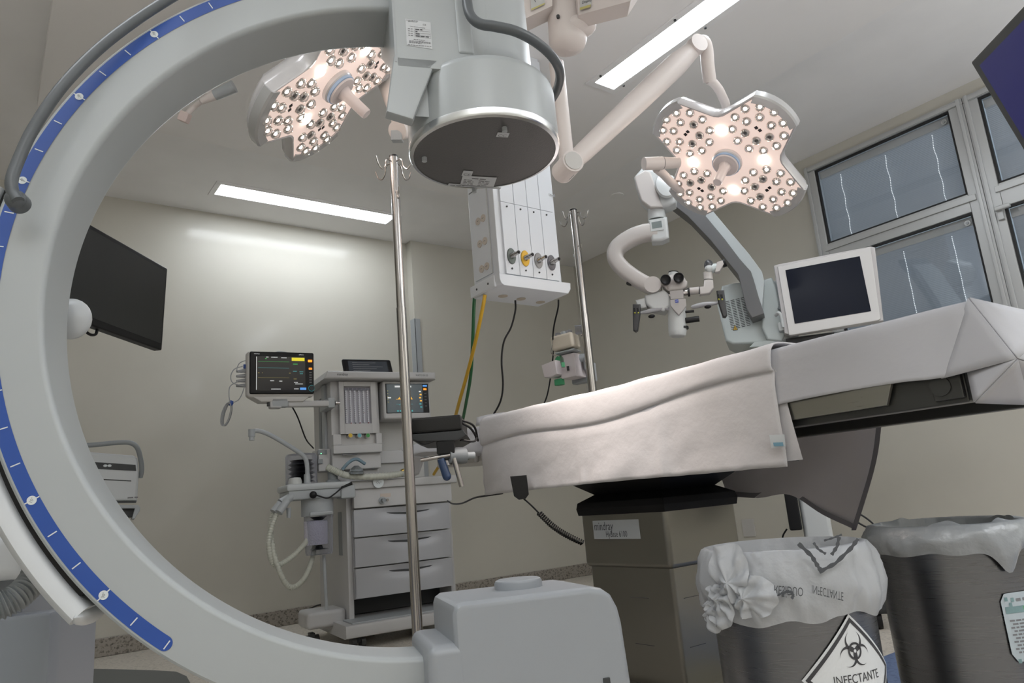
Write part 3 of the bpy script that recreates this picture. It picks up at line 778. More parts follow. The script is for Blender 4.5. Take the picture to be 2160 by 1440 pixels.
# ------------------------------------------------------------------ arm board on its clamp
ex = Vector((RT.x, RT.y, 0)).normalized(); ey = Vector((-ex.y, ex.x, 0)); ez = Vector((0, 0, 1))
ao = at(918, 893, 2.42)
AF = frame(ao, ex, ey, ez)
ab = thing('arm_board', (ao.x, ao.y, ao.z - .2), 'black padded arm board clamped beside the head of the operating table, over a blue lever', 'arm board')
padm = M('black_vinyl', (0.008, 0.008, 0.008), 0.38, spec=.3)
b = MB(AF); b.box((-.095, -.02, -.03), (.09, .30, .022), padm, .008, 3); b.build('pad', ab)
b = MB(AF); b.prism([(-.088, -.03), (.092, -.03), (.105, -.048), (.07, -.064), (-.06, -.058), (-.088, -.044)], -.015, .29, dgrey, .005, 2); b.build('tray', ab)
b = MB(AF); b.tube([(.09, .02, -.005), (.115, .06, -.02), (.13, .1, -.05), (.12, .06, -.065), (.08, .02, -.06)], .004, black, 8); b.tube([(.08, .02, .01), (.125, .08, -.01), (.135, .12, -.06)], .004, black, 8); b.build('strap', ab)
b = MB(AF); b.tube([(-.07, -.01, -.05), (-.04, -.01, -.066), (0, -.01, -.058), (.02, 0, -.062)], .003, black, 8); b.build('cable_loop', ab)
b = MB(AF); b.box((.0, -.01, -.105), (.06, .05, -.06), black, .005); b.box((.012, -.005, -.12), (.05, .045, -.10), dgrey, .003); b.cyl((.03, .02, -.14), (.03, .02, -.11), .022, chrome, .012); b.build('swivel', ab)
b = MB(AF); b.cyl((-.055, .0, -.118), (.05, .0, -.108), .0065, chrome, n=16); b.build('cross_bar', ab)
b = MB(AF); b.cyl((.035, .01, -.112), (.09, .04, -.112), .027, mgrey, n=20); b.cyl((.085, .04, -.112), (.12, .06, -.112), .012, lgrey, n=16); b.build('clamp_body', ab)
b = MB(AF); b.cyl((.012, .0, -.12), (.028, .0, -.178), .0125, M('blue_grip', (.02, .045, .11), .45), .0145, 16); b.ball((.028, 0, -.178), .0145, MATS['blue_grip'], 14); b.build('lever', ab, label='dark blue grip')
b = MB(AF); b.cyl((.055, .0, -.12), (.075, .0, -.215), .0085, chrome, n=16); b.build('post', ab)

# ------------------------------------------------------------------ hand control with coiled cord
hk = at(1097, 1040, 2.5)
hc = thing('table_hand_control', hk, 'black table hand control hanging below the sheet hem with a coiled cord', 'hand control')
HF = frame(hk, ex, ey, ez)
b = MB(HF); b.prism([(-.03, .06), (.028, .06), (.03, -.006), (.018, -.02), (-.006, -.022), (-.022, -.008)], -.015, .015, black, .003); b.build('handset', hc)
b = MB(); pts = [at(1103, 1050, 2.5), at(1120, 1065, 2.48), at(1137, 1082, 2.47)]
b.tube(pts, .003, black, 8); hcx = b.build('lead', hc)
ctr = smooth_path([at(1137, 1081, 2.47), at(1165, 1108, 2.44), at(1195, 1128, 2.42), at(1230, 1145, 2.40)], 40)
hel = []
for i, p in enumerate(ctr):
    t = (ctr[min(i + 1, len(ctr) - 1)] - ctr[max(i - 1, 0)]).normalized(); s1 = t.cross(Vector((0, 0, 1))).normalized(); s2_ = t.cross(s1)
    ph = i * 2 * PI / 5; hel.append(p + (s1 * math.cos(ph) + s2_ * math.sin(ph)) * .0085)
b = MB(); b.tube(hel, .0028, black, 6, smooth=2); b.build('coiled_cord', hc)
# ------------------------------------------------------------------ drip stands
def hooks(b, c, z, r, ang0, n=4, s=1.0):
    for i in range(n):
        a = ang0 + i * 2 * PI / n; d = Vector((math.cos(a), math.sin(a), 0))
        pts = [c + d * r + Vector((0, 0, z)), c + d * (r + .018 * s) + Vector((0, 0, z)), c + d * (r + .026 * s) + Vector((0, 0, z - .01 * s)), c + d * (r + .03 * s) + Vector((0, 0, z - .03 * s)),
               c + d * (r + .046 * s) + Vector((0, 0, z - .046 * s)), c + d * (r + .064 * s) + Vector((0, 0, z - .034 * s)), c + d * (r + .074 * s) + Vector((0, 0, z - .008 * s))]
        yield pts
def drip_stand(px, ytop, k, label, r, low, a0=.5, lr=.24):
    top = at(px, ytop, k); c = Vector((top.x, top.y, 0))
    root = thing('drip_stand', c, label, 'drip stand', 'stainless drip stands')
    zt_ = top.z
    b = MB(); b.cyl(c + Vector((0, 0, .10)), c + Vector((0, 0, zt_ - .55)), r * 1.12, chrome, n=24); b.cyl(c + Vector((0, 0, zt_ - .55)), c + Vector((0, 0, zt_)), r, chrome, n=24); b.build('pole', root)
    b = MB(); b.cyl(c + Vector((0, 0, zt_ - .002)), c + Vector((0, 0, zt_ + .004)), r * 1.02, black, n=24); b.build('cap', root)
    for pts in hooks(None, c, zt_ - .02, r * .9, a0):
        b = MB(); b.tube(pts, .0026, chrome, 8); b.build('hook', root)
    for pts in hooks(None, c, zt_ - low, r * .9, a0 + .9, 2, .8):
        b = MB(); b.tube(pts, .0026, chrome, 8); b.build('hook', root)
    for i in range(5):
        a = i * 2 * PI / 5 + .3; d = Vector((math.cos(a), math.sin(a), 0))
        b = MB(); b.tube([c + Vector((0, 0, .12)), c + d * .1 + Vector((0, 0, .09)), c + d * lr + Vector((0, 0, .06))], .012, chrome, 10); lg = b.build('leg', root)
        w_ = MB(); q = c + d * (lr - .005); t_ = Vector((-d.y, d.x, 0)); w_.cyl(q + Vector((0, 0, .025)) - t_ * .012, q + Vector((0, 0, .025)) + t_ * .012, .025, black, n=18); w_.build('castor', root)
    return root, c
drip_stand(830, 331, 2.52, 'tall bare stainless drip stand in front of the anaesthesia machine', .0148, .14, .35)
ds, dc = drip_stand(1209, 444, 3.66, 'stainless drip stand beyond the operating table, carrying two infusion devices', .0182, .20, .2, .2)

# infusion devices on the second stand
def VS(px, py, k): return VPl(px, py, k)
V = VS(1195, 722, 3.60)
beige = M('aged_beige_plastic', (.60, .54, .44), .45)
r1 = thing('infusion_pump', V.o, 'aged beige box-shaped pump clamped to the drip stand, above the white and green one', 'infusion pump')
V.F = V.F @ Matrix.Scale(1.07, 4); V.I = V.F.inverted()
F2 = V.F @ Matrix.Rotation(math.radians(-25), 4, 'Z') @ Matrix.Rotation(math.radians(-3), 4, 'Y')
b = MB(F2); b.box((-.062, -.045, -.036), (.052, .045, .036), beige, .014, 3); b.build('case', r1)
b = MB(F2); b.box((-.05, -.04, -.052), (.05, .04, -.044), lgrey, .004); b.build('tray', r1)
b = MB(F2)
for x in (-.03, .0, .028): b.cyl((x, -.015, .035), (x, -.015, .05), .015, clearp if x else lgrey, .012, 14)
b.build('clear_cover', r1)
b = MB(V.F); b.cyl((.045, .0, .055), (.085, .0, .055), .022, clearp, n=18); b.cyl((.07, .01, .035), (.095, .01, .035), .012, chrome, n=12); b.box((.078, -.02, .01), (.11, .02, .05), lgrey, .006); b.build('clamp', r1)
b = MB(); b.tube([V.P(1166, 716, -.04), V.P(1166, 722, -.045), V.P(1163, 745, -.03), V.P(1180, 751, -.03)], .002, chrome, 6); b.build('wire_clip', r1)
V = VS(1200, 776, 3.60)
r2 = thing('infusion_pump', V.o, 'white pump with green knobs clamped to the drip stand, below the beige one', 'infusion pump')
pk = M('pump_white', (.68, .62, .635), .42); grn = M('pump_green', (.06, .33, .15), .45)
V.F = V.F @ Matrix.Scale(1.07, 4); V.I = V.F.inverted()
F3 = V.F @ Matrix.Rotation(math.radians(-32), 4, 'Z')
b = MB(F3); b.box((-.03, -.03, -.05), (.055, .06, .062), pk, .006, 2); b.box((-.03, .06, -.07), (.09, .10, .02), lgrey, .006); b.build('case', r2)
b = MB(F3); b.prism([(-.105, .025), (-.025, .036), (-.02, -.03), (-.055, -.04), (-.095, -.035)], -.075, -.005, pk, .006, 2); b.build('front_cover', r2)
b = MB(F3); b.cyl((-.03, -.03, .036), (-.03, -.022, .036), .026, grn, n=20); b.build('dial', r2, label='green dial')
b = MB(F3); b.box((-.07, -.03, -.075), (-.03, .0, -.045), grn, .003); b.build('latch', r2, label='green latch')
b = MB(V.F); p = V.l(1189, 774); b.box((p.x - .009, -.068, p.z - .011), (p.x + .007, -.052, p.z + .011), grn, .001); b.build('window', r2)
b = MB(V.F); p = V.l(1199, 780); b.box((p.x - .007, -.055, p.z - .011), (p.x + .005, -.04, p.z + .009), black, .001); b.build('switch', r2)
b = MB(V.F); b.cyl((.05, 0, .04), (.085, .0, .04), .022, lgrey, n=18); b.box((.07, -.025, -.02), (.11, .025, .045), lgrey, .008); b.cyl((.085, -.03, .02), (.085, -.02, .02), .01, chrome, n=12); b.build('clamp', r2)

# ------------------------------------------------------------------ anaesthesia machine
e1 = Vector((.992, -.126, 0)).normalized(); e2 = Vector((-e1.y, e1.x, 0))
MO = Vector((1.629, 3.7, 0)); AF_ = frame(MO, e1, e2, (0, 0, 1)); AI = AF_.inverted()
def am(x, y, d=0.0): return AI @ onP(x, y, MO + e2 * d, e2)
mw = M('machine_white', (.46, .455, .455), .42); mg = M('machine_pale_grey', (.37, .375, .395), .42)
ma = thing('anaesthesia_machine', MO + e1 * .25 + e2 * .3, 'tall white anaesthesia machine with flow tubes, three drawers and bellows by the back wall', 'medical machine')
def ap(name, fn, parent=None, ang=35, label=None, **kw):
    b = MB(AF_); fn(b); return b.build(name, parent or ma, ang, label=label, **kw)
# base and body
ap('base', lambda b: (b.prism([(-.10, .125), (-.10, .06), (.58, .06), (.58, .125)], -.14, .55, mw, .015, 2), b.box((-.06, -.12, .124), (.57, .05, .132), lgrey, .003)))
ap('rear_foot', lambda b: b.box((-.235, .08, .10), (-.03, .30, .185), mw, .02, 3))
ap('cabinet', lambda b: (b.box((-.03, .03, .12), (.0, .62, .80), mw, .008), b.box((.555, .03, .12), (.585, .62, .80), mw, .008), b.box((-.02, .52, .12), (.58, .62, .80), mw), b.box((.0, .03, .225), (.56, .55, .80), mw)))
ap('shelf_recess', lambda b: b.box((.0, .2, .13), (.556, .24, .23), dgrey))
for i, (za, zb) in enumerate(((.541, .683), (.387, .534), (.231, .380))):
    def dr(b, za=za, zb=zb):
        # bowed front with a scooped finger pull
        n = 24; vs = []; fs = []; rows_ = 10
        for j in range(rows_ + 1):
            z = za + (zb - za) * j / rows_
            for q in range(n + 1):
                x = .002 + .553 * q / n; u_ = (x - .002) / .553
                d = -.004 - .014 * math.sin(PI * min(1, max(0, u_))) ** .6
                cx_ = (u_ - .55) / .36; cz = (z - (za + (zb - za) * .80)) / ((zb - za) * .22)
                if abs(cx_) < 1: d += .022 * (1 - cx_ ** 2) * math.exp(-(cz * 1.3 - .45 * cx_ * cx_) ** 2)
                vs.append((x, d, z))
        for j in range(rows_):
            for q in range(n): fs.append((j * (n + 1) + q, j * (n + 1) + q + 1, (j + 1) * (n + 1) + q + 1, (j + 1) * (n + 1) + q))
        b.add(vs, fs, mg); b.box((.002, .012, za), (.555, .03, zb), mg)
        b.box((.002, -.002, zb - .004), (.555, .012, zb), mg)
    dd = ap('drawer', dr)
    ap('drawer_pull', lambda b, za=za, zb=zb: b.prism([(.17, zb - .026), (.30, zb - .031), (.44, zb - .027), (.42, zb - .034), (.30, zb - .044), (.2, zb - .036)], -.0035, .012, dgrey), dd)
ap('worktop', lambda b: b.prism([(-.02, .835), (-.02, .79), (.605, .79), (.605, .835)], -.035, .62, mw, .01, 2))
ap('front_rail', lambda b: b.box((.0, -.015, .69), (.575, .02, .792), mw, .006))
def knob(b):
    p = am(797, 1017, -.035); b.lathe([(.026, 0), (.03, .004), (.03, .01), (.0, .012)], inkw, AF_.inverted() @ look(AF_ @ Vector((p.x, -.036, p.z)), -e2), 24); b.text('O\u2082+', .017, greyink, frame((p.x - .014, -.0495, p.z - .006), (1, 0, 0), (0, 0, 1), (0, -1, 0)))
ap('flush_button', knob, recalc=False)
def outl(b):
    p = am(806, 1055, -.015); b.cyl((p.x, -.016, p.z), (p.x, -.05, p.z), .011, mgrey, n=16); b.cyl((p.x, -.016, p.z), (p.x, -.024, p.z), .02, lgrey, n=20); b.cyl((p.x + .03, -.016, p.z), (p.x + .03, -.022, p.z), .007, chrome, n=12)
    b.box((p.x - .01, -.0165, p.z + .016), (p.x + .05, -.0155, p.z + .036), M('small_decal', (.5, .42, .36), .6))
ap('gas_outlet', outl)
ap('side_panel_slot', lambda b: (b.box((-.034, .12, .45), (-.029, .18, .68), mgrey, .002)))
# upper column
ap('upper_column', lambda b: (b.box((-.10, .02, .90), (.175, .40, 1.39), mw, .008), b.box((.17, .12, .84), (.47, .40, 1.39), M('recess_white', (.43, .425, .41), .5), .004), b.box((-.095, .06, .83), (.175, .40, .91), mw, .006), b.box((.17, .10, .93), (.46, .13, 1.0), mw, .004)))
def flow(b):
    q = [am(724, 815), am(783, 893)]
    x0, x1, z0_, z1_ = q[0].x, q[1].x, q[1].z, q[0].z
    m_ = mw; f0 = .0
    b.box((-.06, -.012, 1.09), (x0, .02, 1.38), m_, .003); b.box((x1, -.012, 1.09), (.15, .02, 1.38), m_, .003); b.box((x0, -.012, z1_), (x1, .02, 1.38), m_); b.box((x0, -.012, 1.09), (x1, .02, z0_), m_)
    b.box((x0, .012, z0_), (x1, .018, z1_), M('flow_back', (.50, .495, .55), .4))
    return None
ap('flow_meter_bezel', flow)
fq = [am(724, 815), am(783, 893)]
for i in range(6):
    def ft(b, i=i):
        x = fq[0].x + .014 + i * (fq[1].x - fq[0].x - .028) / 5; z0_, z1_ = fq[1].z, fq[0].z
        b.cyl((x, .004, z0_ + .006), (x, .004, z1_ - .02), .0055, M('flow_glass', (.60, .60, .66), .2), n=10)
        for k_ in range(16): b.box((x - .007, -.003, z0_ + .015 + k_ * .0105), (x - .001, -.0024, z0_ + .017 + k_ * .0105), greyink)
        b.ball((x, .002, z0_ + (.006 if i in (1, 2, 3, 5) else .06 + .02 * (i == 0))), .0042, M('float_red', (.25, .03, .03), .4) if i != 0 and i != 2 else ink, 8)
        b.box((x - .011, -.004, z1_ - .022), (x + .011, -.0034, z1_ - .008), M('flow_header', (.14, .14, .17), .5))
    ap('flow_tube', ft, flat=True)
ap('knob_recess', lambda b: (b.box((-.055, -.012, 1.03), (.14, .0, 1.034), mw), b.box((-.055, .012, 1.03), (.14, .019, 1.088), M('recess_white2', (.52, .51, .50), .5)), b.box((-.10, -.012, .985), (.175, .03, 1.032), mw, .006), b.box((-.10, -.012, 1.03), (-.055, .03, 1.09), mw, .004), b.box((.14, -.012, 1.03), (.175, .03, 1.09), mw, .004), b.box((-.055, .016, 1.088), (.14, .02, 1.092), mw)))
for (px_, col) in ((737, (.62, .42, .03)), (756, (.12, .38, .46)), (774, (.04, .28, .06))):
    def kn(b, px_=px_, col=col):
        p = am(px_, 919, -.01); b.cyl((p.x, .018, p.z), (p.x, -.03, p.z), .0125, chrome, n=20); b.cyl((p.x, -.03, p.z), (p.x, -.034, p.z), .0115, M('knob_%d' % px_, col, .45), .010, 20)
    ap('flow_knob', kn)
ap('slot', lambda b: b.box((-.05, -.0128, .977), (.03, -.0, .981), greyink))
for (px_, col) in ((723, (.55, .45, .05)), (741, (.10, .28, .55)), (761, (.08, .32, .08)), ):
    def gg(b, px_=px_, col=col):
        p = am(px_, 971, .05); T = look(Vector((p.x, .058, p.z)), (0, -1, 0)); mm = M('gauge_%d' % px_, col, .5)
        b.lathe([(.0245, 0), (.0245, .008), (.018, .008)], mm, T, 28, caps=False); b.lathe([(.0, .003), (.0185, .003)], M('gauge_face', (.6, .62, .6), .4), T, 24, caps=False)
        b.lathe([(.0, .0035), (.010, .0035)], M('gauge_mid', (.08, .09, .15), .4), T, 16, caps=False)
        b.box((p.x - .001, .053, p.z - .002), (p.x + .001, .054, p.z + .014), ink)
    ap('pressure_gauge', gg, recalc=False)
def pg(b):
    p = am(789, 979, .05); T = look(Vector((p.x, .06, p.z)), (0, -1, 0))
    b.lathe([(.028, 0), (.028, .012), (.022, .016), (.0, .014)], lgrey, T, 28); b.cyl((p.x, .048, p.z), (p.x + .008, .035, p.z + .006), .016, dgrey, .012, 18)
ap('airway_gauge', pg)
# top slab
def slab(b):
    b.prism([(-.155, 1.385), (.495, 1.385), (.495, 1.428), (-.135, 1.428)], -.07, .42, mw, .012, 3)
    b.text('mindray', .022, ink, frame((-.085, -.0712, 1.402), (1, 0, 0), (0, 0, 1), (0, -1, 0)), sx=.85); b.text('WATO EX-20', .015, ink, frame((.37, -.0712, 1.403), (1, 0, 0), (0, 0, 1), (0, -1, 0)), sx=.85)
ap('top_shelf', slab)
# ventilator screen
def lines(b, y, items):
    for (xa, za, xb, zb, m_) in items: b.box((xa, y - .0006, za), (xb, y, zb), m_)
scrm = M('machine_screen', (.02, .03, .035), .2, emit=.5, emcol=(52, 62, 68))
orange = M('glow_orange', (.8, .3, .02), .5, emit=.8, emcol=(255, 140, 30)); yel = M('glow_yellow', (.6, .55, .05), .5, emit=.6, emcol=(225, 210, 40)); lbl = M('glow_blue', (.1, .3, .7), .5, emit=.6, emcol=(80, 150, 230)); gw = M('glow_white', (.7, .7, .7), .5, emit=.5, emcol=(200, 205, 205)); ggn = M('glow_green', (.05, .4, .1), .5, emit=.4, emcol=(60, 190, 80)); gcy = M('glow_cyan', (.05, .3, .3), .5, emit=.35, emcol=(70, 150, 160)); gor = M('glow_amber', (.5, .3, .03), .5, emit=.7, emcol=(235, 170, 60)); dimy = M('dim_yellow', (.2, .18, .05), .5, emit=.25, emcol=(170, 150, 70)); hot = M('alarm_orange', (1, .4, .05), .5, emit=1.3, emcol=(255, 130, 20))
def vs_(b):
    b.box((.188, -.02, 1.165), (.475, .12, 1.385), mw, .012, 3)
vsc = ap('ventilator_display', vs_)
def vsd(b):
    x0, x1, z0_, z1_ = .203, .463, 1.198, 1.368
    b.box((x0, -.0225, z0_), (x1, -.019, z1_), black, .002); b.box((x0 + .006, -.0232, z0_ + .003), (x1 - .038, -.0222, z1_ - .004), scrm)
    Y = -.0233
    it = [(x0 + .055, z1_ - .022, x0 + .155, z1_ - .012, gw), (x1 - .034, z1_ - .017, x1 - .008, z1_ - .008, lbl), (x1 - .031, z1_ - .038, x1 - .012, z1_ - .027, orange), (x0 + .01, z0_ + .085, x0 + .03, z0_ + .092, gw)]
    for i in range(22):
        h_ = [0, 0, .001, .006, .012, .004, 0, .001, .005, .012, .003][i % 11]; it.append((x0 + .06 + i * .0045, z0_ + .078, x0 + .0645 + i * .0045, z0_ + .080 + h_, gor))
    for i in range(22): it.append((x0 + .06 + i * .0045, z0_ + .05 - (.005 if i % 9 == 4 else 0), x0 + .0635 + i * .0045, z0_ + .0515, gcy))
    for i in range(6): it.append((x1 - .06 + (i % 2) * .004, z1_ - .05 - i * .018, x1 - .048 + (i % 2) * .004, z1_ - .042 - i * .018, [gw, gor, gor, gor, gcy, gcy][i]))
    for i in range(6): it.append((x0 + .062 + i * .017, z0_ + .008, x0 + .073 + i * .017, z0_ + .018, gcy))
    for i in range(5): it.append((x0 + .01, z1_ - .045 - i * .016, x0 + .014, z1_ - .040 - i * .016, dimy))
    for i in range(5): it.append((x1 - .027, z1_ - .06 - i * .018, x1 - .014, z1_ - .057 - i * .018, greyink))
    lines(b, Y, it)
ap('screen', vsd, vsc, flat=True)
ap('display_foot', lambda b: b.box((.38, -.02, 1.150), (.43, .04, 1.167), black, .005), vsc)
# small tilted display on top
def td(b):
    T = frame((.08, .12, 1.43), (1, 0, 0), (0, .94, .34), (0, -.34, .94)); Tm = frame((.16, .10, 1.432), (1, 0, .0), Vector((0, .9, -.42)), Vector((0, .42, .9)))
    b.box((-.155, -.012, 0), (.14, .012, .12), black, .012, 3, Tm); b.box((-.125, -.0135, .018), (.11, -.0115, .100), M('tablet_screen', (.03, .035, .04), .15, emit=.15, emcol=(70, 75, 85)), 0, 2, Tm)
    for i in range(5): b.box((-.1, -.0142, .03 + i * .014), (.0 + .04 * (i % 3), -.0136, .034 + i * .014), greyink, 0, 2, Tm)
ap('small_display', td)
# left side rail with bracket
ap('side_rail', lambda b: (b.box((-.115, .10, .95), (-.10, .16, 1.38), lgrey, .003), b.box((-.108, .2, 1.0), (-.1, .25, 1.32), mgrey, .002)))
ap('side_box', lambda b: (b.box((-.165, .05, .90), (-.10, .2, 1.02), mw, .006), b.box((-.168, .045, .99), (-.12, .055, 1.015), mgrey, .002), b.box((-.17, .04, .94), (-.145, .05, .965), mgrey, .002), b.ball((-.152, .044, .995), .0035, M('led_green', (.1, .6, .3), .5, emit=1.2, emcol=(140, 255, 190)), 8)))
ap('monitor_arm', lambda b: (b.box((-.44, -.08, 1.232), (-.13, -.045, 1.265), mw, .008, 3), b.box((-.44, -.09, 1.225), (-.38, -.035, 1.30), mw, .008), b.box((-.14, -.08, 1.225), (-.10, .10, 1.28), lgrey, .006), b.cyl((-.10, -.075, 1.25), (-.075, -.075, 1.25), .012, chrome, .008, 14)))
# bellows
def bel0(b):
    c = Vector((-.25, .08, 0)); T = Matrix.Translation(c)
    b.lathe([(.082, .835), (.082, .985), (.076, .998), (.05, 1.002), (0, 1.003)], clearp, T, 32)
blo = ap('bellows_dome', bel0)
def bel1(b):
    T = Matrix.Translation((-.25, .08, 0)); pf = [(0.0, .845)]
    for i in range(5): pf += [(.070, .852 + i * .023), (.050, .8635 + i * .023)]
    pf += [(.06, .966), (0, .967)]
    b.lathe(pf, black, T, 28)
ap('bellows', bel1, blo)
ap('absorber_block', lambda b: (b.box((-.355, -.09, .755), (-.02, .14, .805), lgrey, .01, 2), b.box((-.365, -.10, .80), (-.03, .15, .835), M('absorber_top', (.42, .44, .45), .45), .012, 2), b.box((-.09, -.10, .745), (-.012, .0, .815), lgrey, .01, 2), b.cyl((-.19, .0, .67), (-.19, .0, .76), .082, lgrey, n=32), b.box((-.25, -.09, .67), (-.13, -.07, .69), lgrey, .006)))
def can(b): T = Matrix.Translation((-.185, .0, 0)); b.lathe([(.066, .475), (.070, .49), (.074, .675)], clearp, T, 32, caps=False); b.lathe([(.0, .474), (.066, .475)], clearp, T, 32)
cn = ap('absorber_canister', can)
ap('granules', lambda b: b.lathe([(0, .525), (.058, .525), (.06, .645), (0, .65)], M('soda_lime', (.60, .585, .66), .8, bump=.8, bscale=150), Matrix.Translation((-.20, .0, 0)), 28), cn)
ap('valve', lambda b: (b.lathe([(.05, .50), (.02, .505), (.015, .52), (0, .522)], dgrey, Matrix.Translation((-.185, 0, 0)), 20), b.lathe([(.045, .665), (.02, .648), (0, .645)], dgrey, Matrix.Translation((-.185, 0, 0)), 20)), cn)
ap('valve_dome', lambda b: (b.lathe([(.034, .835), (.034, .85), (.028, .868), (.0, .872)], M('milky_plastic', (.45, .46, .45), .3), Matrix.Translation((-.31, -.04, 0)), 24)))
ap('adjust_knob', lambda b: (b.lathe([(.042, .833), (.034, .846), (.026, .85), (.026, .885), (.022, .892), (0, .892)], mgrey, Matrix.Translation((-.11, -.02, 0)), 24)))
ap('plug', lambda b: b.lathe([(.0, .8), (.018, .8)], dgrey, Matrix.Translation((0, 0, 0)), 8) if False else b.ball((-.235, -.105, .775), .019, black, 16))
ap('bag_arm', lambda b: b.tube([am(648, 1020, -.03), am(648, 985, -.03), am(643, 965, -.03), am(625, 950, -.03), am(575, 920, -.03), am(548, 909, -.03), am(533, 909, -.03)], .0115, lgrey, 14))
ap('bag_mount', lambda b: (lambda p, q: (b.cyl((p.x, p.y, p.z - .026), (p.x, p.y, p.z + .012), .017, lgrey, n=18), b.cyl((p.x, p.y, p.z - .045), (p.x, p.y, p.z - .02), .013, lgrey, n=18), b.cyl((q.x, q.y, q.z - .03), (q.x, q.y, q.z + .03), .018, lgrey, .016, 18)))(am(531, 910, -.03), am(648, 1012, -.03)))
ap('hose_port', lambda b: (b.cyl((-.335, -.07, .775), (-.395, -.09, .745), .022, lgrey, n=18), b.cyl((-.395, -.09, .745), (-.43, -.10, .705), .018, lgrey, .02, 18), b.cyl((-.365, -.11, .755), (-.41, -.125, .70), .018, lgrey, .02, 18), b.cyl((-.355, -.09, .72), (-.355, -.09, .67), .012, lgrey, .010, 14)))
tubm = M('breathing_tube', (.62, .63, .55), .35, trans=.25)
def corr(b, P_, r, m_, per=3.2, amp=.0016, n=12):
    pts = smooth_path(P_, 26); b.tube(pts, lambda t: r + amp * math.sin(t * len(pts) * 2 * PI / per), m_, n, smooth=0)
ap('breathing_hose', lambda b: corr(b, [am(592, 1066, -.1), am(575, 1105, -.1), am(567, 1150, -.1), am(578, 1190, -.08), am(605, 1182, -.05), am(640, 1150, -.03), am(665, 1110, .03)], .0125, tubm), ang=60)
ap('breathing_hose', lambda b: corr(b, [am(585, 1068, -.07), am(572, 1100, -.07), am(574, 1150, -.09), am(590, 1205, -.1), am(612, 1238, -.08), am(640, 1222, -.05), am(658, 1180, .0), am(668, 1120, .05)], .0125, tubm), ang=60)
ap('breathing_hose', lambda b: corr(b, [am(690, 985, -.04), am(705, 992, -.06), am(735, 1003, -.07), am(790, 1005, -.06), am(840, 1000, -.05), am(862, 995, -.05)], .0175, tubm), ang=60, label='ribbed cream hose lying on the worktop')
ap('hose_connector', lambda b: (b.cyl(am(866, 995, -.05), am(848, 1000, -.05), .017, lgrey, n=16), b.cyl(am(847, 994, -.05), am(858, 990, -.05), .012, M('brass', (.5, .33, .08), .3, 1.0), n=14), b.cyl(am(858, 990, -.05), am(872, 987, -.05), .013, M('pale_blue', (.25, .45, .7), .4), n=14)))
ap('face_mask', lambda b: (b.tube([am(722, 990, -.06), am(736, 975, -.07), am(752, 968, -.07), am(770, 978, -.06)], .009, M('mask_blue', (.28, .42, .52), .2, trans=.5), 10), b.lathe([(.04, 0), (.042, .008), (.03, .03), (.012, .045)], M('mask_clear', (.6, .66, .7), .1, trans=.85), Matrix.Translation(am(752, 1000, -.08)), 24)))
ap('sensor_cable', lambda b: (b.tube([am(742, 1019, -.1), am(722, 1028, -.11), am(705, 1042, -.115), am(690, 1050, -.115), am(668, 1044, -.11)], .004, black, 8), b.cyl(am(742, 1019, -.1), am(720, 1028, -.105), .008, black, .005, 12)))
ap('drain_rod', lambda b: (lambda p, q: b.cyl(p, q, .009, lgrey, n=12))(am(683, 1170, .0), am(689, 1286, .0)))
for (sx_, dy_) in ((-.02, -.07), (.5, -.07), (-.19, .18), (.5, .5)):
    c_ = ap('castor', lambda b, sx_=sx_, dy_=dy_: (b.cyl((sx_ - .035, dy_, .032), (sx_ - .012, dy_, .032), .032, M('castor_tyre', (.03, .03, .03), .5), n=20), b.cyl((sx_ + .012, dy_, .032), (sx_ + .035, dy_, .032), .032, MATS['castor_tyre'], n=20), b.box((sx_ - .014, dy_ - .02, .03), (sx_ + .014, dy_ + .03, .075), dgrey, .004)))
ap('power_cord', lambda b: b.tube([AI @ at(612, 850, 3.9), AI @ at(628, 880, 3.95), AI @ at(645, 925, 3.95), am(661, 945, .06)], .004, black, 8))
ap('floor_cord', lambda b: b.tube([AI @ onZ(640, 1290, .1), AI @ onZ(680, 1276, .1), AI @ onZ(695, 1320, .01), AI @ onZ(712, 1337, .005), AI @ onZ(760, 1340, .005), AI @ onZ(790, 1338, .005)], .005, black, 8))
# ------------------------------------------------------------------ patient monitor on the machine's arm
pq = [am(x, y, -.1) for x, y in ((522, 740), (659, 746), (664, 835), (525, 830))]
tilt = 0
pm = thing('patient_monitor', AF_ @ Vector((-.39, -.06, 1.29)), 'patient monitor with a dark glossy screen on the swing arm left of the anaesthesia machine', 'monitor')
cx_, cz_ = (pq[0].x + pq[2].x) / 2, (pq[0].z + pq[2].z) / 2
PF = AF_ @ frame((cx_, -.1, cz_), Vector((1, .0, 0)), Vector((0, 1, .06)).normalized(), Vector((0, -.06, 1)).normalized())
def mp(name, fn, parent=None, ang=35, label=None, **kw):
    b = MB(PF); fn(b); return b.build(name, parent or pm, ang, label=label, **kw)
cs = mp('case', lambda b: (b.box((-.172, -.005, -.122), (.166, .06, .115), offwhite, .016, 3), b.prism([(-.15, -.115), (.15, -.115), (.11, -.145), (-.10, -.145)], .0, .12, offwhite, .006), b.box((-.16, .03, -.10), (.155, .13, .10), offwhite, .02)))
mp('bezel', lambda b: b.box((-.160, -.014, -.106), (.163, -.002, .112), black, .008, 3), cs)
pscr = M('monitor_screen', (.015, .015, .016), .12, emit=.06, emcol=(90, 85, 80))
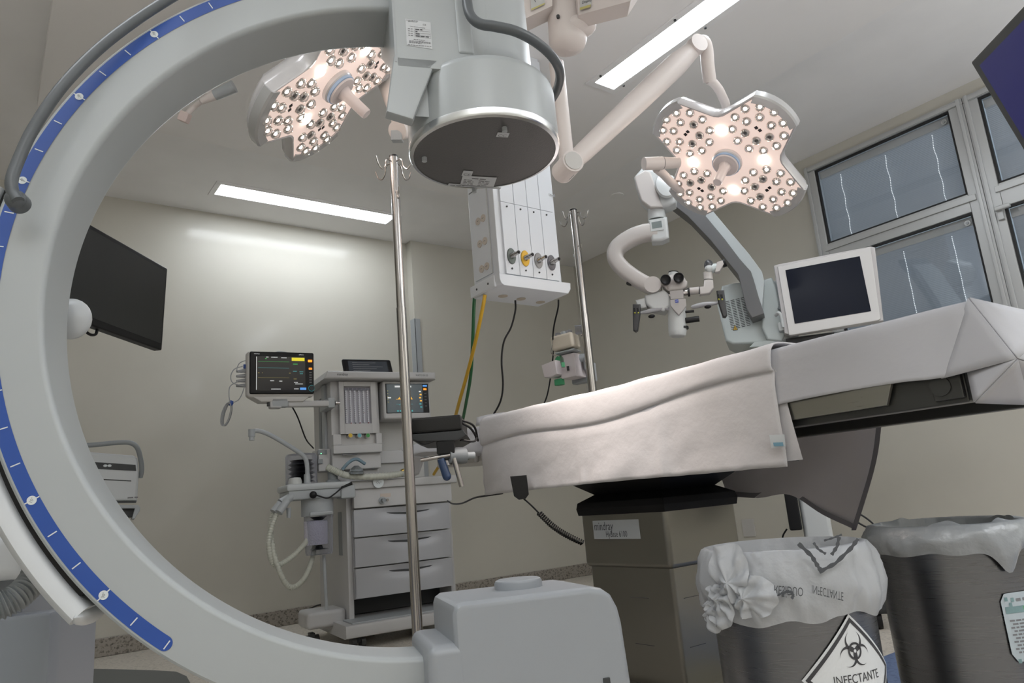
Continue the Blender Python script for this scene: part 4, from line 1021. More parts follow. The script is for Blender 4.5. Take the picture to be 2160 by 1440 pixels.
def scr(b):
    x0, x1, z0_, z1_ = -.132, .118, -.088, .088
    b.box((x0, -.0152, z0_), (x1, -.0138, z1_), pscr)
    it = [(.048, .067, .114, .084, yel), (.132, .062, .153, .074, hot), (.136, .022, .153, .032, orange), (.09, -.085, .122, -.073, lbl)]
    it += [(-.118 + i * .0, .0, -.118, .0, gw) for i in range(0)]
    for (z, m_) in ((.061, ggn), (.028, gcy), (-.022, dimy)): it.append((-.12, z - .0004, .035, z + .0006, m_))
    for i, (xa, z, wd, m_) in enumerate(((-.08, .082, .014, gw), (-.055, .082, .034, gw), (-.005, .08, .03, gw), (-.085, .074, .01, ggn), (.055, .048, .024, ggn), (.055, .010, .02, gcy), (.088, .008, .02, gcy), (.09, -.002, .018, gcy), (.058, -.03, .018, dimy), (-.06, -.04, .02, gw), (-.015, -.042, .016, gw), (.06, -.048, .02, gw), (.066, -.056, .04, gw), (-.055, -.083, .05, gw), (.06, -.082, .026, gw), (-.12, .0, .008, dimy), (-.1, .0, .006, dimy), (.035, .0, .008, dimy))):
        k_ = max(1, int(wd / .004))
        for j in range(k_): it.append((xa + j * .004, z, xa + j * .004 + .003, z + .004, m_))
    it.append((-.129, -.085, -.1265, .085, gw))
    lines(b, -.0154, it)
    b.text('mindray', .0085, gw, frame((-.14, -.0148, .098), (1, 0, 0), (0, 0, 1), (0, -1, 0))); b.text('uMEC12', .007, gw, frame((.085, -.0148, .098), (1, 0, 0), (0, 0, 1), (0, -1, 0)))
mp('screen', scr, cs, flat=True)
mp('dial', lambda b: (b.cyl((.150, -.014, -.076), (.150, -.026, -.076), .013, dgrey, n=20), b.lathe([(.0145, 0), (.0165, 0)], gcy, look(Vector((.150, -.0146, -.076)), (0, -1, 0)), 24, caps=False)), cs)
for i in range(5):
    mp('button', lambda b, i=i: b.box((.139, -.0152, .004 - i * .013), (.151, -.0138, .010 - i * .013), greyink), cs, flat=True)
mp('handle', lambda b: b.tube([(-.03, .05, .112), (-.01, .05, .124), (.03, .05, .122), (.05, .05, .112)], .003, lgrey, 8), cs)
mp('mount_block', lambda b: (b.box((-.05, .0, -.172), (.035, .06, -.125), lgrey, .006), b.box((-.065, .01, -.165), (-.045, .05, -.13), dgrey, .003)), cs)
cab = M('monitor_cable', (.30, .31, .32), .5)
for i, z in enumerate((.02, -.005, -.03, -.055)):
    mp('connector', lambda b, z=z: b.cyl((-.172, .05, z), (-.215, .045, z - .004), .011, cab, .006, 14), cs)
def cabl(b):
    Q = lambda x, y: (PF.inverted() @ (AF_ @ am(x, y, -.07)))
    b.tube([Q(518, 760), Q(505, 766), Q(500, 780), Q(508, 786), Q(520, 783)], .0022, cab, 8)
    b.tube([Q(512, 772), Q(495, 778), Q(487, 792), Q(490, 806), Q(505, 812), Q(518, 816)], .0026, cab, 8)
    b.tube([Q(502, 804), Q(486, 814), Q(483, 830), Q(485, 848)], .0026, cab, 8)
    b.tube([Q(515, 818), Q(510, 832), Q(503, 843), Q(492, 849)], .0026, cab, 8)
mp('lead', cabl, cs)
def coil(b):
    c = PF.inverted() @ (AF_ @ am(479, 873, -.07))
    for i in range(7):
        rx = .028 - .003 * (i % 4); rz = .058 - .003 * (i % 3); pts = [(c.x + .002 * i - .006 + rx * math.cos(a) * .72 + .22 * rz * math.sin(a), c.y + .003 * i, c.z + rz * math.sin(a)) for a in [2 * PI * q / 20 for q in range(20)]]
        b.tube(pts, .0024, cab, 6, closed=True, smooth=2)
co_ = mp('cable_coil', coil, cs)
mp('cable_tie', lambda b: (lambda c: b.lathe([(.009, -.012), (.012, -.006), (.012, .006), (.009, .012)], M('tie_blue', (.02, .07, .3), .4), look(Vector((c.x, c.y, c.z)), (.5, .1, 1)), 16, caps=False))(PF.inverted() @ (AF_ @ am(487, 850, -.06))), co_, label='blue cable tie')
mp('cable_clip', lambda b: (lambda c: b.box((c.x - .006, c.y - .006, c.z - .01), (c.x + .006, c.y + .006, c.z + .012), MATS['tie_blue'], .002))(PF.inverted() @ (AF_ @ am(516, 773, -.06))), cs)
# ------------------------------------------------------------------ ceiling supply pendant
pz0 = 1.56
pA_ = onZ(1056, 590.6, pz0); pB_ = onZ(1192, 612.8, pz0); pC_ = onZ(1002, 619.7, pz0)
X0, X1, Y0, Y1 = pA_.x, pB_.x, pA_.y, pC_.y + .005
pwt = M('pendant_white', (.66, .69, .73), .3)
pen = thing('supply_pendant', ((X0 + X1) / 2, (Y0 + Y1) / 2, pz0), 'white ceiling supply column with gas outlets on its front and sockets on its side', 'ceiling pendant')
dx = X1 - X0
b = MB(); b.box((X0 + .006, Y0 + .012, pz0 + .02), (X1 - .02, Y1 - .004, ZP), pwt, .006); b.build('column', pen)
b = MB(); b.prism([(X0 - .008, pz0 + .028), (X0 - .008, pz0 + .005), (X0 - .002, pz0 - .012), (X0 + .012, pz0 - .022), (X1 - .005, pz0 - .022), (X1 + .012, pz0 + .0), (X1 + .014, pz0 + .03)], Y0 - .006, Y1 + .006, pwt, .004); b.build('bottom_tray', pen)
for i in range(3):
    b = MB(); c = onZ((1061, 1099, 1140)[i], (624, 630, 637)[i], pz0 - .022); b.cyl((c.x, c.y, pz0 - .024), (c.x, c.y, pz0 - .02), .021, M('tan_plug', (.42, .37, .30), .5), n=24); b.build('cover_plug', pen)
lines_x = [X0 + .035 + (dx - .075) * i / 4 for i in range(5)]
for i in range(4):
    xa, xb = lines_x[i] + .001, lines_x[i + 1] - .001
    ztop = pz0 + .36
    b = MB(); b.box((xa, Y0 + .002, pz0 + .035), (xb, Y0 + .014, ztop), pwt, .0012); b.box((xa, Y0 + .002, ztop + .002), (xb, Y0 + .014, ZP), pwt, .0012); p_ = b.build('front_panel', pen)
    for zz in (pz0 + .06, ztop - .018):
        b = MB(); b.cyl(((xa + xb) / 2 - .005, Y0 - .001, zz), ((xa + xb) / 2 - .005, Y0 + .004, zz), .0042, dgrey, n=10); b.build('screw', p_)
    zc_ = pz0 + .115; xc = (xa + xb) / 2 - .004
    col = ((.10, .12, .11), (.62, .36, .03), (.25, .25, .25), (.11, .11, .125))[i]
    b = MB(); T = look(Vector((xc, Y0 + .002, zc_)), (0, -1, 0)) @ Matrix.Diagonal((.62, 1, 1, 1))
    b.lathe([(.036, 0), (.036, .004), (.033, .006), (0, .006)], M('outlet_plate_%d' % i, col, .4, .3), T, 28); go = b.build('gas_outlet', pen)
    b = MB(); b.cyl((xc, Y0 - .004, zc_), (xc + .002, Y0 - .022, zc_ + .002), .013, chrome, .010, 16); b.cyl((xc + .002, Y0 - .02, zc_ + .002), (xc + .006, Y0 - .045, zc_ + .004), .0085, chrome, n=14); b.cyl((xc + .006, Y0 - .045, zc_ + .004), (xc + .0065, Y0 - .048, zc_ + .0042), .0065, black, n=12); b.build('valve', go)
b = MB(); b.box((X1 - .055, Y0 + .0008, pz0 + .44), (X1 - .03, Y0 + .002, pz0 + .452), LAB); b.words(lambda q: (X1 - .050 + q[0], Y0 + .0004, pz0 + .444 + q[1]), 0, 0, .018, .003, ink, 3); b.box((X1 - .028, Y0 + .0008, pz0 + .438), (X1 - .02, Y0 + .002, pz0 + .454), greyink); b.build('maker_label', pen, recalc=False, flat=True)
# side with sockets
b = MB(); yA, yB = Y0 + .055, Y1 - .025
b.box((X0 + .001, yA, pz0 + .05), (X0 + .008, yB, pz0 + .46), pwt, .001); sp_ = b.build('socket_panel', pen)
b = MB(); b.box((X0 - .001, yA, pz0 + .46), (X0 + .004, yB, pz0 + .464), greyink); b.box((X0 + .0, yA - .003, pz0 + .05), (X0 + .004, yA, pz0 + .46), alu); b.build('panel_edge', sp_)
sock = M('socket_cream', (.52, .46, .40), .5)
for zz in (pz0 + .09, pz0 + .205, pz0 + .31):
    for yy in (yA + .035, yA + .075):
        b = MB(); b.cyl((X0 + .002, yy, zz), (X0 - .003, yy, zz), .017, sock, n=18); b.box((X0 - .0035, yy - .006, zz - .001), (X0 - .0028, yy + .006, zz + .001), dgrey); b.build('socket', sp_)
b = MB(); b.box((X0 - .012, Y0 + .03, pz0 - .02), (X0 + .0, Y1 + .004, pz0 + .03), pwt, .004)
for yy in (Y0 + .075, Y1 - .05): b.cyl((X0 - .014, yy, pz0 + .005), (X0 - .011, yy, pz0 + .005), .005, dgrey, n=12)
b.build('end_plate', pen)
# hoses and cables hanging from it
def hang(name, label, cat, pts, r, m, ks):
    P_ = [at(x, y, k) for (x, y), k in zip(pts, ks)]
    b = MB(); b.tube(P_, r, m, 12); return tag(b.build(name), label, cat)
hg = M('green_hose', (.012, .11, .035), .4); hy = M('yellow_hose', (.62, .36, .02), .4)
hang('gas_hose', 'dark green gas hose hanging from the ceiling supply column', 'hose', ((1003, 612), (1000, 640), (997, 720), (993, 790), (983, 850), (972, 905), (958, 960), (935, 1000)), .0078, hg, (3.2, 3.2, 3.25, 3.35, 3.5, 3.7, 3.9, 4.05))
hang('gas_hose', 'yellow gas hose hanging from the ceiling supply column', 'hose', ((1023, 622), (1018, 650), (1003, 720), (985, 790), (968, 850), (955, 900), (938, 960), (915, 1000)), .0082, hy, (3.1, 3.1, 3.2, 3.35, 3.5, 3.7, 3.9, 4.05))
hang('power_cable', 'black cable curving from the middle of the supply column bottom to behind the table', 'cable', ((1087, 633), (1087, 655), (1078, 690), (1063, 720), (1058, 760), (1061, 810), (1056, 845), (1040, 875), (1025, 890)), .0042, black, (3.15, 3.15, 3.15, 3.15, 3.15, 3.15, 3.15, 3.15, 3.15))
hang('power_cable', 'black cable dropping from the right end of the supply column past the infusion devices', 'cable', ((1178, 632), (1177, 650), (1169, 685), (1166, 715), (1167, 745), (1162, 790), (1155, 830), (1146, 855), (1135, 880)), .0042, black, (3.42, 3.44, 3.5, 3.58, 3.8, 3.9, 3.9, 3.9, 3.9))
hang('floor_cable', 'thin black cable sagging from the drawers towards the table hem', 'cable', ((944, 1056), (955, 1062), (975, 1061), (1000, 1050), (1020, 1046), (1060, 1040)), .004, black, (3.85, 3.6, 3.3, 3.1, 3.0, 2.9))

# ------------------------------------------------------------------ surgical lamps
face_m = M('lamp_face', (.66, .56, .52), .25, emit=.48, emcol=(255, 225, 212))  # warm emission stands in for LED light scattered inside the face plate
rim_m = M('lamp_rim', (.58, .56, .56), .22, .25)
bump_m = M('lamp_bumper', (.50, .50, .50), .22, .25)
led_hi = M('led_bright', (1, .9, .8), .5, emit=14, emcol=(255, 238, 222)); led_lo = M('led_dim', (1, .9, .8), .5, emit=2.2, emcol=(255, 232, 214)); led_off = M('led_off', (.05, .045, .045), .3)
flare_m = M('led_spot', (1, .9, .8), .5, emit=22, emcol=(255, 240, 225))
dome_m = M('lens_clear', (1, 1, 1), .02)
n_ = dome_m.node_tree; t_ = n_.nodes.new('ShaderNodeBsdfTransparent'); g_ = n_.nodes.new('ShaderNodeBsdfGlossy'); g_.inputs['Roughness'].default_value = .04; g_.inputs['Color'].default_value = (1, .96, .92, 1)
lw = n_.nodes.new('ShaderNodeLayerWeight'); lw.inputs['Blend'].default_value = .55; x_ = n_.nodes.new('ShaderNodeMixShader')
n_.links.new(lw.outputs['Facing'], x_.inputs[0]); n_.links.new(t_.outputs[0], x_.inputs[1]); n_.links.new(g_.outputs[0], x_.inputs[2]); n_.links.new(x_.outputs[0], n_.nodes['Material Output'].inputs[0])
refl_m = M('lens_reflector', (.5, .48, .47), .18, 1.0)
sens_m = M('sensor_black', (.008, .008, .008), .3)

def lamp_frame(C, n):
    n = Vector(n).normalized(); u = Vector((-n.y, n.x, 0)).normalized(); v = n.cross(u)
    return frame(C, u, v, n)
def lamp_outline(spin, ha, rn, R=.33, s=1.0, k=6):
    P_ = []
    for i in range(4):
        a = spin + i * PI / 2
        for j in range(k + 1):
            t = a - ha + 2 * ha * j / k; rr = R + .012 * (1 - (2 * j / k - 1) ** 2)
            P_.append(Vector((rr * math.cos(t), rr * math.sin(t), 0)) * s)
        c1 = P_[-1]; an = a + PI / 2 - ha; c2 = Vector((R * math.cos(an), R * math.sin(an), 0)) * s
        m_ = Vector((rn * math.cos(a + PI / 4), rn * math.sin(a + PI / 4), 0)) * s
        # straight flanks with a rounded notch
        q1 = c1.lerp(m_, .72); q2 = c2.lerp(m_, .72); ctrl = m_ * .97
        P_.append(c1.lerp(q1, .5)); P_.append(q1)
        for t in (.25, .5, .75): P_.append(q1 * (1 - t) ** 2 + ctrl * 2 * t * (1 - t) + q2 * t * t)
        P_.append(q2); P_.append(c2.lerp(q2, .5))
    return P_
def lamp_head(root, F, spin, ha, rn):
    base = lamp_outline(spin, ha, rn)
    lev = [(.955, .002), (.985, .0035), (1.0, -.002), (1.0, -.03), (.975, -.05), (.88, -.072), (.6, -.092), (.25, -.098)]
    b = MB(F); n = len(base); vs = [p * s + Vector((0, 0, z)) for s, z in lev for p in base] + [Vector((0, 0, -.099))]
    fs = [(j * n + i, j * n + (i + 1) % n, (j + 1) * n + (i + 1) % n, (j + 1) * n + i) for j in range(len(lev) - 1) for i in range(n)]
    fs += [((len(lev) - 1) * n + i, (len(lev) - 1) * n + (i + 1) % n, len(lev) * n) for i in range(n)]
    b.add(vs, fs, rim_m); hd = b.build('lamp_shell', root, 40)
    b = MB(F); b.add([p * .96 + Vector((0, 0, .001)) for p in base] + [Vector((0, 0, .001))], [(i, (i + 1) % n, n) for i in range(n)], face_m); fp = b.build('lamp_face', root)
    for i in range(4):
        a = spin + i * PI / 2; b = MB(F); pth = []; fr = []
        for j in range(13):
            t = a - ha + 2 * ha * j / 12; rr = .33 + .012 * (1 - (j / 6 - 1) ** 2); d = Vector((math.cos(t), math.sin(t), 0)); pth.append(d * rr); fr.append((d, Vector((0, 0, 1))))
        b.sweep(pth, fr, [(-.03, .006), (.0, .006), (.006, .0), (.006, -.028), (.0, -.034), (-.004, -.03), (-.004, .0), (-.03, .0)], bump_m); b.build('edge_bumper', root, 40)
    spots = []
    for i in range(4):
        a = spin + i * PI / 2; c = Vector((math.cos(a), math.sin(a), 0)) * .208
        for j in range(11):
            t = a + PI + (j + .5) * 2 * PI / 11; p = c + Vector((math.cos(t), math.sin(t), 0)) * .101
            spots.append((p, led_hi))
        for j in range(6):
            t = a + (j + .5) * 2 * PI / 6; spots.append((c + Vector((math.cos(t), math.sin(t), 0)) * .055, led_off if j in (2, 3, 4) else led_lo))
    protos = {}
    for p, lm in spots:
        if lm.name not in protos:
            b = MB(F); T = Matrix.Translation(p)
            b.lathe([(.0195, .001), (.0185, .008), (.014, .0145), (.007, .0185), (.0, .0195)], dome_m, T, 14)
            b.lathe([(.0195, .0015), (.014, .006), (.009, .0045), (.006, .003)], refl_m, T, 14, caps=False)
            b.lathe([(.0, .0085), (.005, .0075), (.0072, .004)], lm, T, 10, caps=False)
            o = b.build('lens', root, 60); protos[lm.name] = (o, p.copy())
        else:
            src, p0 = protos[lm.name]; o = src.copy(); COL.objects.link(o); o.parent = root; o.location = src.location + (F.to_3x3() @ (p - p0))
    for i in range(4):
        a = spin + i * PI / 2 + PI / 4; p = Vector((math.cos(a), math.sin(a), 0)) * (.150)
        b = MB(F); b.lathe([(.017, .001), (.014, .009), (0, .012)], flare_m, Matrix.Translation(p), 14); b.build('auxiliary_led', root)
        a2 = spin + i * PI / 2; c = Vector((math.cos(a2), math.sin(a2), 0)) * .208; tv = Vector((-math.sin(a2), math.cos(a2), 0))
        for sg in (-1, 1):
            b = MB(F); q = c + tv * sg * .009; b.box((q.x - .0065, q.y - .0065, .001), (q.x + .0065, q.y + .0065, .0022), sens_m); b.build('sensor', root)
    b = MB(F); b.lathe([(.062, .0), (.062, .014), (.058, .018), (.055, .018)], rim_m, None, 36, caps=False); b.lathe([(.0555, .016), (.057, .018), (.057, .027), (.054, .029)], M('handle_ring_blue', (.27, .38, .55), .4), None, 36, caps=False)
    b.lathe([(.054, .028), (.05, .034), (.026, .037), (.0, .037)], M('handle_white', (.62, .55, .54), .4), None, 36, caps=False); hb_ = b.build('handle_hub', root, label='white hub with a pale blue ring')
    b = MB(F); b.lathe([(.026, .036), (.022, .05), (.0195, .06), (.019, .135), (.017, .142), (0, .142)], M('handle_frosted', (.62, .54, .53), .35), None, 24); b.build('handle_grip', hb_)
    return hd
C1 = Vector((2.43945, 1.64528, 1.96622)); N1 = Vector((-.60703, .04213, -.79356)); S1_, H1_, R1_ = 1.84274, .3098, .2136
LF1 = lamp_frame(C1, N1)
l1 = thing('surgical_lamp', C1, 'lit four-petal surgical lamp on the right, seen face on, hanging above the microscope', 'surgical lamp', 'lit four-petal surgical lamps')
lamp_head(l1, LF1, S1_, H1_, R1_)
hubk = 2.55
tubw = at(1197, 352, hubk)
el = at(1462, 103, 2.9)
def armtube(b, p, q, r0, r1, m, n=20): b.cyl(p, q, r0, m, r1, n)
# boom tube and hub (hangs from ceiling boom), spring arm, elbow, yoke
b = MB(); b.cyl((tubw.x, tubw.y, tubw.z - .01), (tubw.x, tubw.y, at(1194, 50, hubk - .03).z - .06), .027, pinkwhite, n=24); b.build('drop_tube', l1)
ad_ = (el - tubw).normalized(); side = ad_.cross(Vector((0, 0, 1))).normalized()
b = MB(); jf = look(tubw - side * .045, side); 
if (jf.to_3x3() @ Vector((0, 0, 1))).dot(FW) > 0: pass
b.cyl(tubw - side * .048, tubw + side * .048, .040, pinkwhite, n=28); b.cyl(tubw - side * .052, tubw - side * .047, .033, offwhite, n=28); b.cyl(tubw + side * .047, tubw + side * .052, .033, offwhite, n=28); b.build('lower_joint', l1)
upv = side.cross(ad_).normalized()
b = MB(); path = [tubw + ad_ * .03, tubw + ad_ * .10, tubw + ad_ * .45, el - ad_ * .12, el]
sec_ = lambda h, w_: [(h * math.cos(t), w_ * math.sin(t)) for t in [2 * PI * i / 20 for i in range(20)]]
vs = []; fs = []; dims = [(.032, .034), (.036, .036), (.044, .040), (.046, .042), (.034, .036)]
for p, (h, w_) in zip(path, dims):
    for a_, c_ in sec_(h, w_): vs.append(p + upv * a_ + side * c_)
for i in range(len(path) - 1):
    for j in range(20): fs.append((i * 20 + j, i * 20 + (j + 1) % 20, (i + 1) * 20 + (j + 1) % 20, (i + 1) * 20 + j))
fs += [tuple(range(20)), tuple(range(80, 100))]
b.add(vs, fs, pinkwhite); b.build('spring_arm', l1, 50)
b = MB(); q = tubw + ad_ * .0 - Vector((0, 0, .035)) + ad_ * .035; b.box((-.03, -.02, -.012), (.03, .02, .012), lgrey, .003, 2, look(q, upv, side)); b.build('end_cap', l1)
b = MB(); b.cyl(el - side * .046, el + side * .046, .037, pinkwhite, n=28); b.build('upper_joint', l1)
d0 = at(1490, 130, 2.92); d1 = at(1488, 160, 2.95); 
b = MB(); b.tube([el + Vector((0, 0, .012)), at(1482, 88, 2.91), at(1490, 105, 2.92), at(1493, 140, 2.93), at(1497, 172, 2.95)], .027, pinkwhite, 18); b.cyl(at(1492, 150, 2.95), at(1495, 172, 2.955), .021, pinkwhite, n=18); b.build('drop_elbow', l1)
bk = LF1 @ Vector((0, 0, -.11))
b = MB(); b.tube([at(1495, 168, 2.955), at(1508, 178, 2.97), at(1522, 200, 3.0), at(1531, 235, 3.08), at(1505, 290, 3.2), at(1460, 350, 3.25), at(1440, 398, 3.24), at(1420, 388, 3.2), at(1400, 368, 3.12), at(1385, 356, 3.06)], .0185, pinkwhite, 16); b.build('yoke', l1)
b = MB(); p, q = at(1358, 345, 3.02), at(1432, 343, 3.06); m_ = p.lerp(q, .52); b.cyl(p, m_, .027, pinkwhite, .028, 22); b.cyl(m_, m_ + (q - p) * .02, .0265, dgrey, n=22); b.cyl(m_ + (q - p) * .02, q, .026, pinkwhite, .022, 22); b.build('side_joint', l1)

C2 = Vector((.87078, 2.00435, 2.04498)); N2 = Vector((.63253, -.26903, -.72631)); S2_, H2_, R2_ = 4.35177, .36, .2231
LF2 = lamp_frame(C2, N2)
l2 = thing('surgical_lamp', C2, 'lit four-petal surgical lamp on the left, seen edge-on through the C-shaped arm', 'surgical lamp', 'lit four-petal surgical lamps')
lamp_head(l2, LF2, S2_, H2_, R2_)
j2 = at(852, 272, 2.62)
b = MB(); b.cyl(at(868, 268, 2.68), at(838, 276, 2.58), .036, pinkwhite, n=26); b.cyl(at(869, 267.8, 2.685), at(866, 268.5, 2.675), .029, offwhite, n=26); b.build('lower_joint', l2)
b = MB(); b.box((-.022, -.02, -.018), (.022, .02, .018), lgrey, .003, 2, look(at(838, 288, 2.6), UP, RT)); b.build('end_cap', l2)
b = MB(); b.tube([j2, at(838, 230, 2.65), at(805, 150, 2.75), at(760, 60, 2.9), at(700, -40, 3.05)], .036, pinkwhite, 18); b.build('spring_arm', l2, 60)
b = MB(); b.cyl((j2.x + .06, j2.y + .02, j2.z), (j2.x + .06, j2.y + .02, ZP), .027, pinkwhite, n=22); b.build('drop_tube', l2)
b = MB(); b.cyl(at(615, 137, 2.42), at(665, 146, 2.40), .030, pinkwhite, .028, 22); b.tube([at(640, 140, 2.42), at(620, 100, 2.5), at(650, 40, 2.62), at(700, -30, 2.75), at(700, -45, 3.0)], .02, pinkwhite, 14); b.tube([at(662, 146, 2.41), at(690, 120, 2.45), LF2 @ Vector((0, 0, -.09))], .02, pinkwhite, 14); b.build('yoke', l2)
for nm_, F_, e_ in (('lamp_beam', LF1, 120), ('lamp_beam', LF2, 90)):
    l = bpy.data.lights.new(nm_, 'SPOT'); l.energy = e_; l.color = (1, .87, .79); l.spot_size = math.radians(50); l.spot_blend = .9; l.shadow_soft_size = .2
    o = bpy.data.objects.new(nm_, l); COL.objects.link(o)
    T = F_ @ Matrix.Translation((0, 0, .16)) @ Matrix.Rotation(PI, 4, 'X'); o.matrix_world = T

# ------------------------------------------------------------------ ceiling boom with labelled arms
hub = Vector((tubw.x, tubw.y, 0))
hz = onP(1200, 62, tubw, Vector((FW.x, FW.y, 0)).normalized()).z
bm_ = thing('ceiling_boom', (tubw.x, tubw.y, ZP), 'white ceiling boom with stickers on its arms and a rounded end cover', 'ceiling boom')
VB = VPl(1190, 60, hubk - .03)
b = MB(VB.F); p = VB.l(1194, 50)
b.lathe([(.0, -.075), (.03, -.073), (.058, -.06), (.068, -.035), (.066, .0), (.062, .12), (.06, .16), (0, .16)], pinkwhite, Matrix.Translation((p.x, .05, p.z)), 28); b.ball((p.x + .045, .03, p.z - .0), .058, pinkwhite, 20, scale=(1.05, .9, .62), T=Matrix.Identity(4)); b.build('end_cover', bm_, 60)
b = MB(VB.F); q = VB.l(1177, 34, -.02); b.cyl((q.x, -.022, q.z), (q.x, -.012, q.z), .006, dgrey, n=12); b.build('cover_screw', bm_)
arm_lab = M('sticker_pale', (.52, .53, .52), .5); arm_yel = M('sticker_yellow', (.5, .45, .16), .5)
def boom_arm(pts0, pts1, k0, k1, name):
    """rectangular arm between two pixel edges: pts = (top, bottom)"""
    a0_, a1_ = at(*pts0[0], k0), at(*pts0[1], k0); c0_, c1_ = at(*pts1[0], k1), at(*pts1[1], k1)
    dep = Vector((FW.x, FW.y, 0)).normalized() * .075
    b = MB(); vs = [a0_, a1_, c1_, c0_, a0_ + dep, a1_ + dep, c1_ + dep, c0_ + dep]
    b.add(vs, [(0, 1, 2, 3), (4, 5, 6, 7), (0, 1, 5, 4), (1, 2, 6, 5), (2, 3, 7, 6), (3, 0, 4, 7)], pinkwhite); o = b.build(name, bm_)
    return a0_, a1_, c0_, c1_, o
a0_, a1_, c0_, c1_, oo = boom_arm(((1215, -52), (1220, 32)), ((1420, -140), (1330, 2)), 2.48, 2.3, 'boom_arm')
def armlabel(o, a0_, a1_, c0_, c1_, s0, s1, t0, t1, txt, size):
    def Q(s, t): return (a0_.lerp(c0_, s)).lerp(a1_.lerp(c1_, s), t)
    ex_ = (Q(s1, t0) - Q(s0, t0)).normalized(); ey_ = (Q(s0, t0) - Q(s0, t1)).normalized(); nn = ex_.cross(ey_).normalized(); nn = nn if nn.dot(FW) < 0 else -nn
    b = MB(); e = nn * .007
    b.add([Q(s0, t0) + e, Q(s1, t0) + e, Q(s1, t1) + e, Q(s0, t1) + e], [(0, 1, 2, 3)], arm_lab)
    for ta, tb in ((t0, t0 + .06), (t1 - .06, t1)): b.add([Q(s0, ta) + e * 1.3, Q(s1, ta) + e * 1.3, Q(s1, tb) + e * 1.3, Q(s0, tb) + e * 1.3], [(0, 1, 2, 3)], arm_yel)
    b.text(txt, size, ink, frame(Q(s0 + (s1 - s0) * .22, t0 + (t1 - t0) * .62) + e * 1.6, ex_, nn.cross(ex_), nn)); b.build('sticker', o, recalc=False, flat=True)
armlabel(oo, a0_, a1_, c0_, c1_, .06, .26, .60, .92, 'Display', .014)
a0_, a1_, c0_, c1_, oo = boom_arm(((1080, -10), (1085, 50)), ((1165, -40), (1165, 12)), 2.52, 2.52, 'boom_arm')
armlabel(oo, a0_, a1_, c0_, c1_, .45, .8, .25, .85, '1', .022)
b = MB(VB.F); p = VB.l(1194, 50); b.cyl((p.x, .05, p.z + .1), (p.x, .05, ZP - VB.o.z), .05, pinkwhite, n=28); b.build('boom_post', bm_)

# boom end with a pale clip seen through the C-arm
bs = thing('boom_end', at(470, 200, 2.9), 'short grey tube end with a pale pink clip, under the C-shaped arm', 'ceiling boom')
p, q = at(425, 214, 2.9), at(494, 182, 2.9); mm_ = p.lerp(q, .4)
b = MB(); b.cyl(p, mm_, .013, pinkwhite, .021, 18); b.cyl(mm_, q, .021, lgrey, .0255, 18); b.build('tube', bs)
b = MB(); b.box((-.02, -.02, -.018), (.018, .02, .018), M('clip_pink', (.62, .50, .47), .5), .004, 2, look(at(389, 247, 2.9), FW, UP + RT * .4)); b.build('clip', bs)
b = MB(); b.tube([at(392, 243, 2.92), at(410, 225, 2.92), p], .011, pinkwhite, 12); b.tube([at(440, 205, 2.95), at(430, 120, 3.0), at(428, 60, 3.0), at(426, -10, 3.0)], .02, pinkwhite, 12); b.build('hanger', bs)
# ------------------------------------------------------------------ surgical microscope on its stand
mwh = M('microscope_white', (.52, .54, .54), .35); mwp = M('microscope_pinkish', (.50, .47, .45), .38)
mgn = M('microscope_pale_green', (.52, .575, .575), .35); mgy = M('microscope_arm_grey', (.105, .105, .108), .45)
VM = VPl(1430, 620, 3.5, 3.5 / 3.2); VBm = VPl(1600, 650, 3.8, 3.8 / 3.5)
mic = thing('surgical_microscope', Vector((VBm.P(1700, 900).x, VBm.P(1700, 900).y, 0)), 'white surgical microscope with curved arms on a wheeled stand beyond the operating table', 'microscope')
def mpart(name, fn, parent=None, V=VM, ang=40, label=None, **kw):
    b = MB(V.F); fn(b, V); return b.build(name, parent or mic, ang, label=label, **kw)
l = lambda V, x, y, d=0.0: V.l(x, y, d)
# stand
mpart('stand_column', lambda b, V: (lambda p: b.box((p.x - .06, -.02, -(V.o.z / V.s) + .16), (p.x + .06, .12, -.1), mwh, .02, 3))(V.l(1722, 1100)), V=VBm)
mpart('junction_box', lambda b, V: (lambda p, q: b.box((p.x, -.05, q.z), (q.x, .05, p.z + .1), black, .008))(V.l(1655, 1050), V.l(1693, 1116)), V=VBm)
mpart('stand_base', lambda b, V: (lambda p, q: (b.box((p.x - .62, -.35, .06 - (V.o.z / V.s)), (q.x, .3, p.z), dgrey, .02, 3), b.box((p.x - .60, -.33, p.z), (q.x - .02, .28, p.z + .05), black, .03, 3)))(V.l(1842, 1206), V.l(1874, 1290)), V=VBm)
for sx_ in (-.55, -.05):
    for dy in (-.3, .25):
        mpart('castor', lambda b, V, sx_=sx_, dy=dy: (lambda p: b.cyl((p.x + sx_ - .02, dy, .035 - (V.o.z / V.s)), (p.x + sx_ + .02, dy, .035 - (V.o.z / V.s)), .035, black, n=18))(V.l(1860, 1290)), V=VBm)
mpart('cord', lambda b, V: (b.tube([V.l(1790, 1075, .1), V.l(1815, 1085, .1), V.l(1832, 1096, .1), V.l(1850, 1112, .1)], .004, black, 8), b.tube([V.l(1790, 1090, .08), V.l(1812, 1103, .08), V.l(1830, 1112, .08), V.l(1850, 1113, .08)], .004, black, 8), b.tube([V.l(1660, 1115, .1), V.l(1652, 1128, .1), V.l(1650, 1140, .1)], .004, black, 8)), V=VBm)
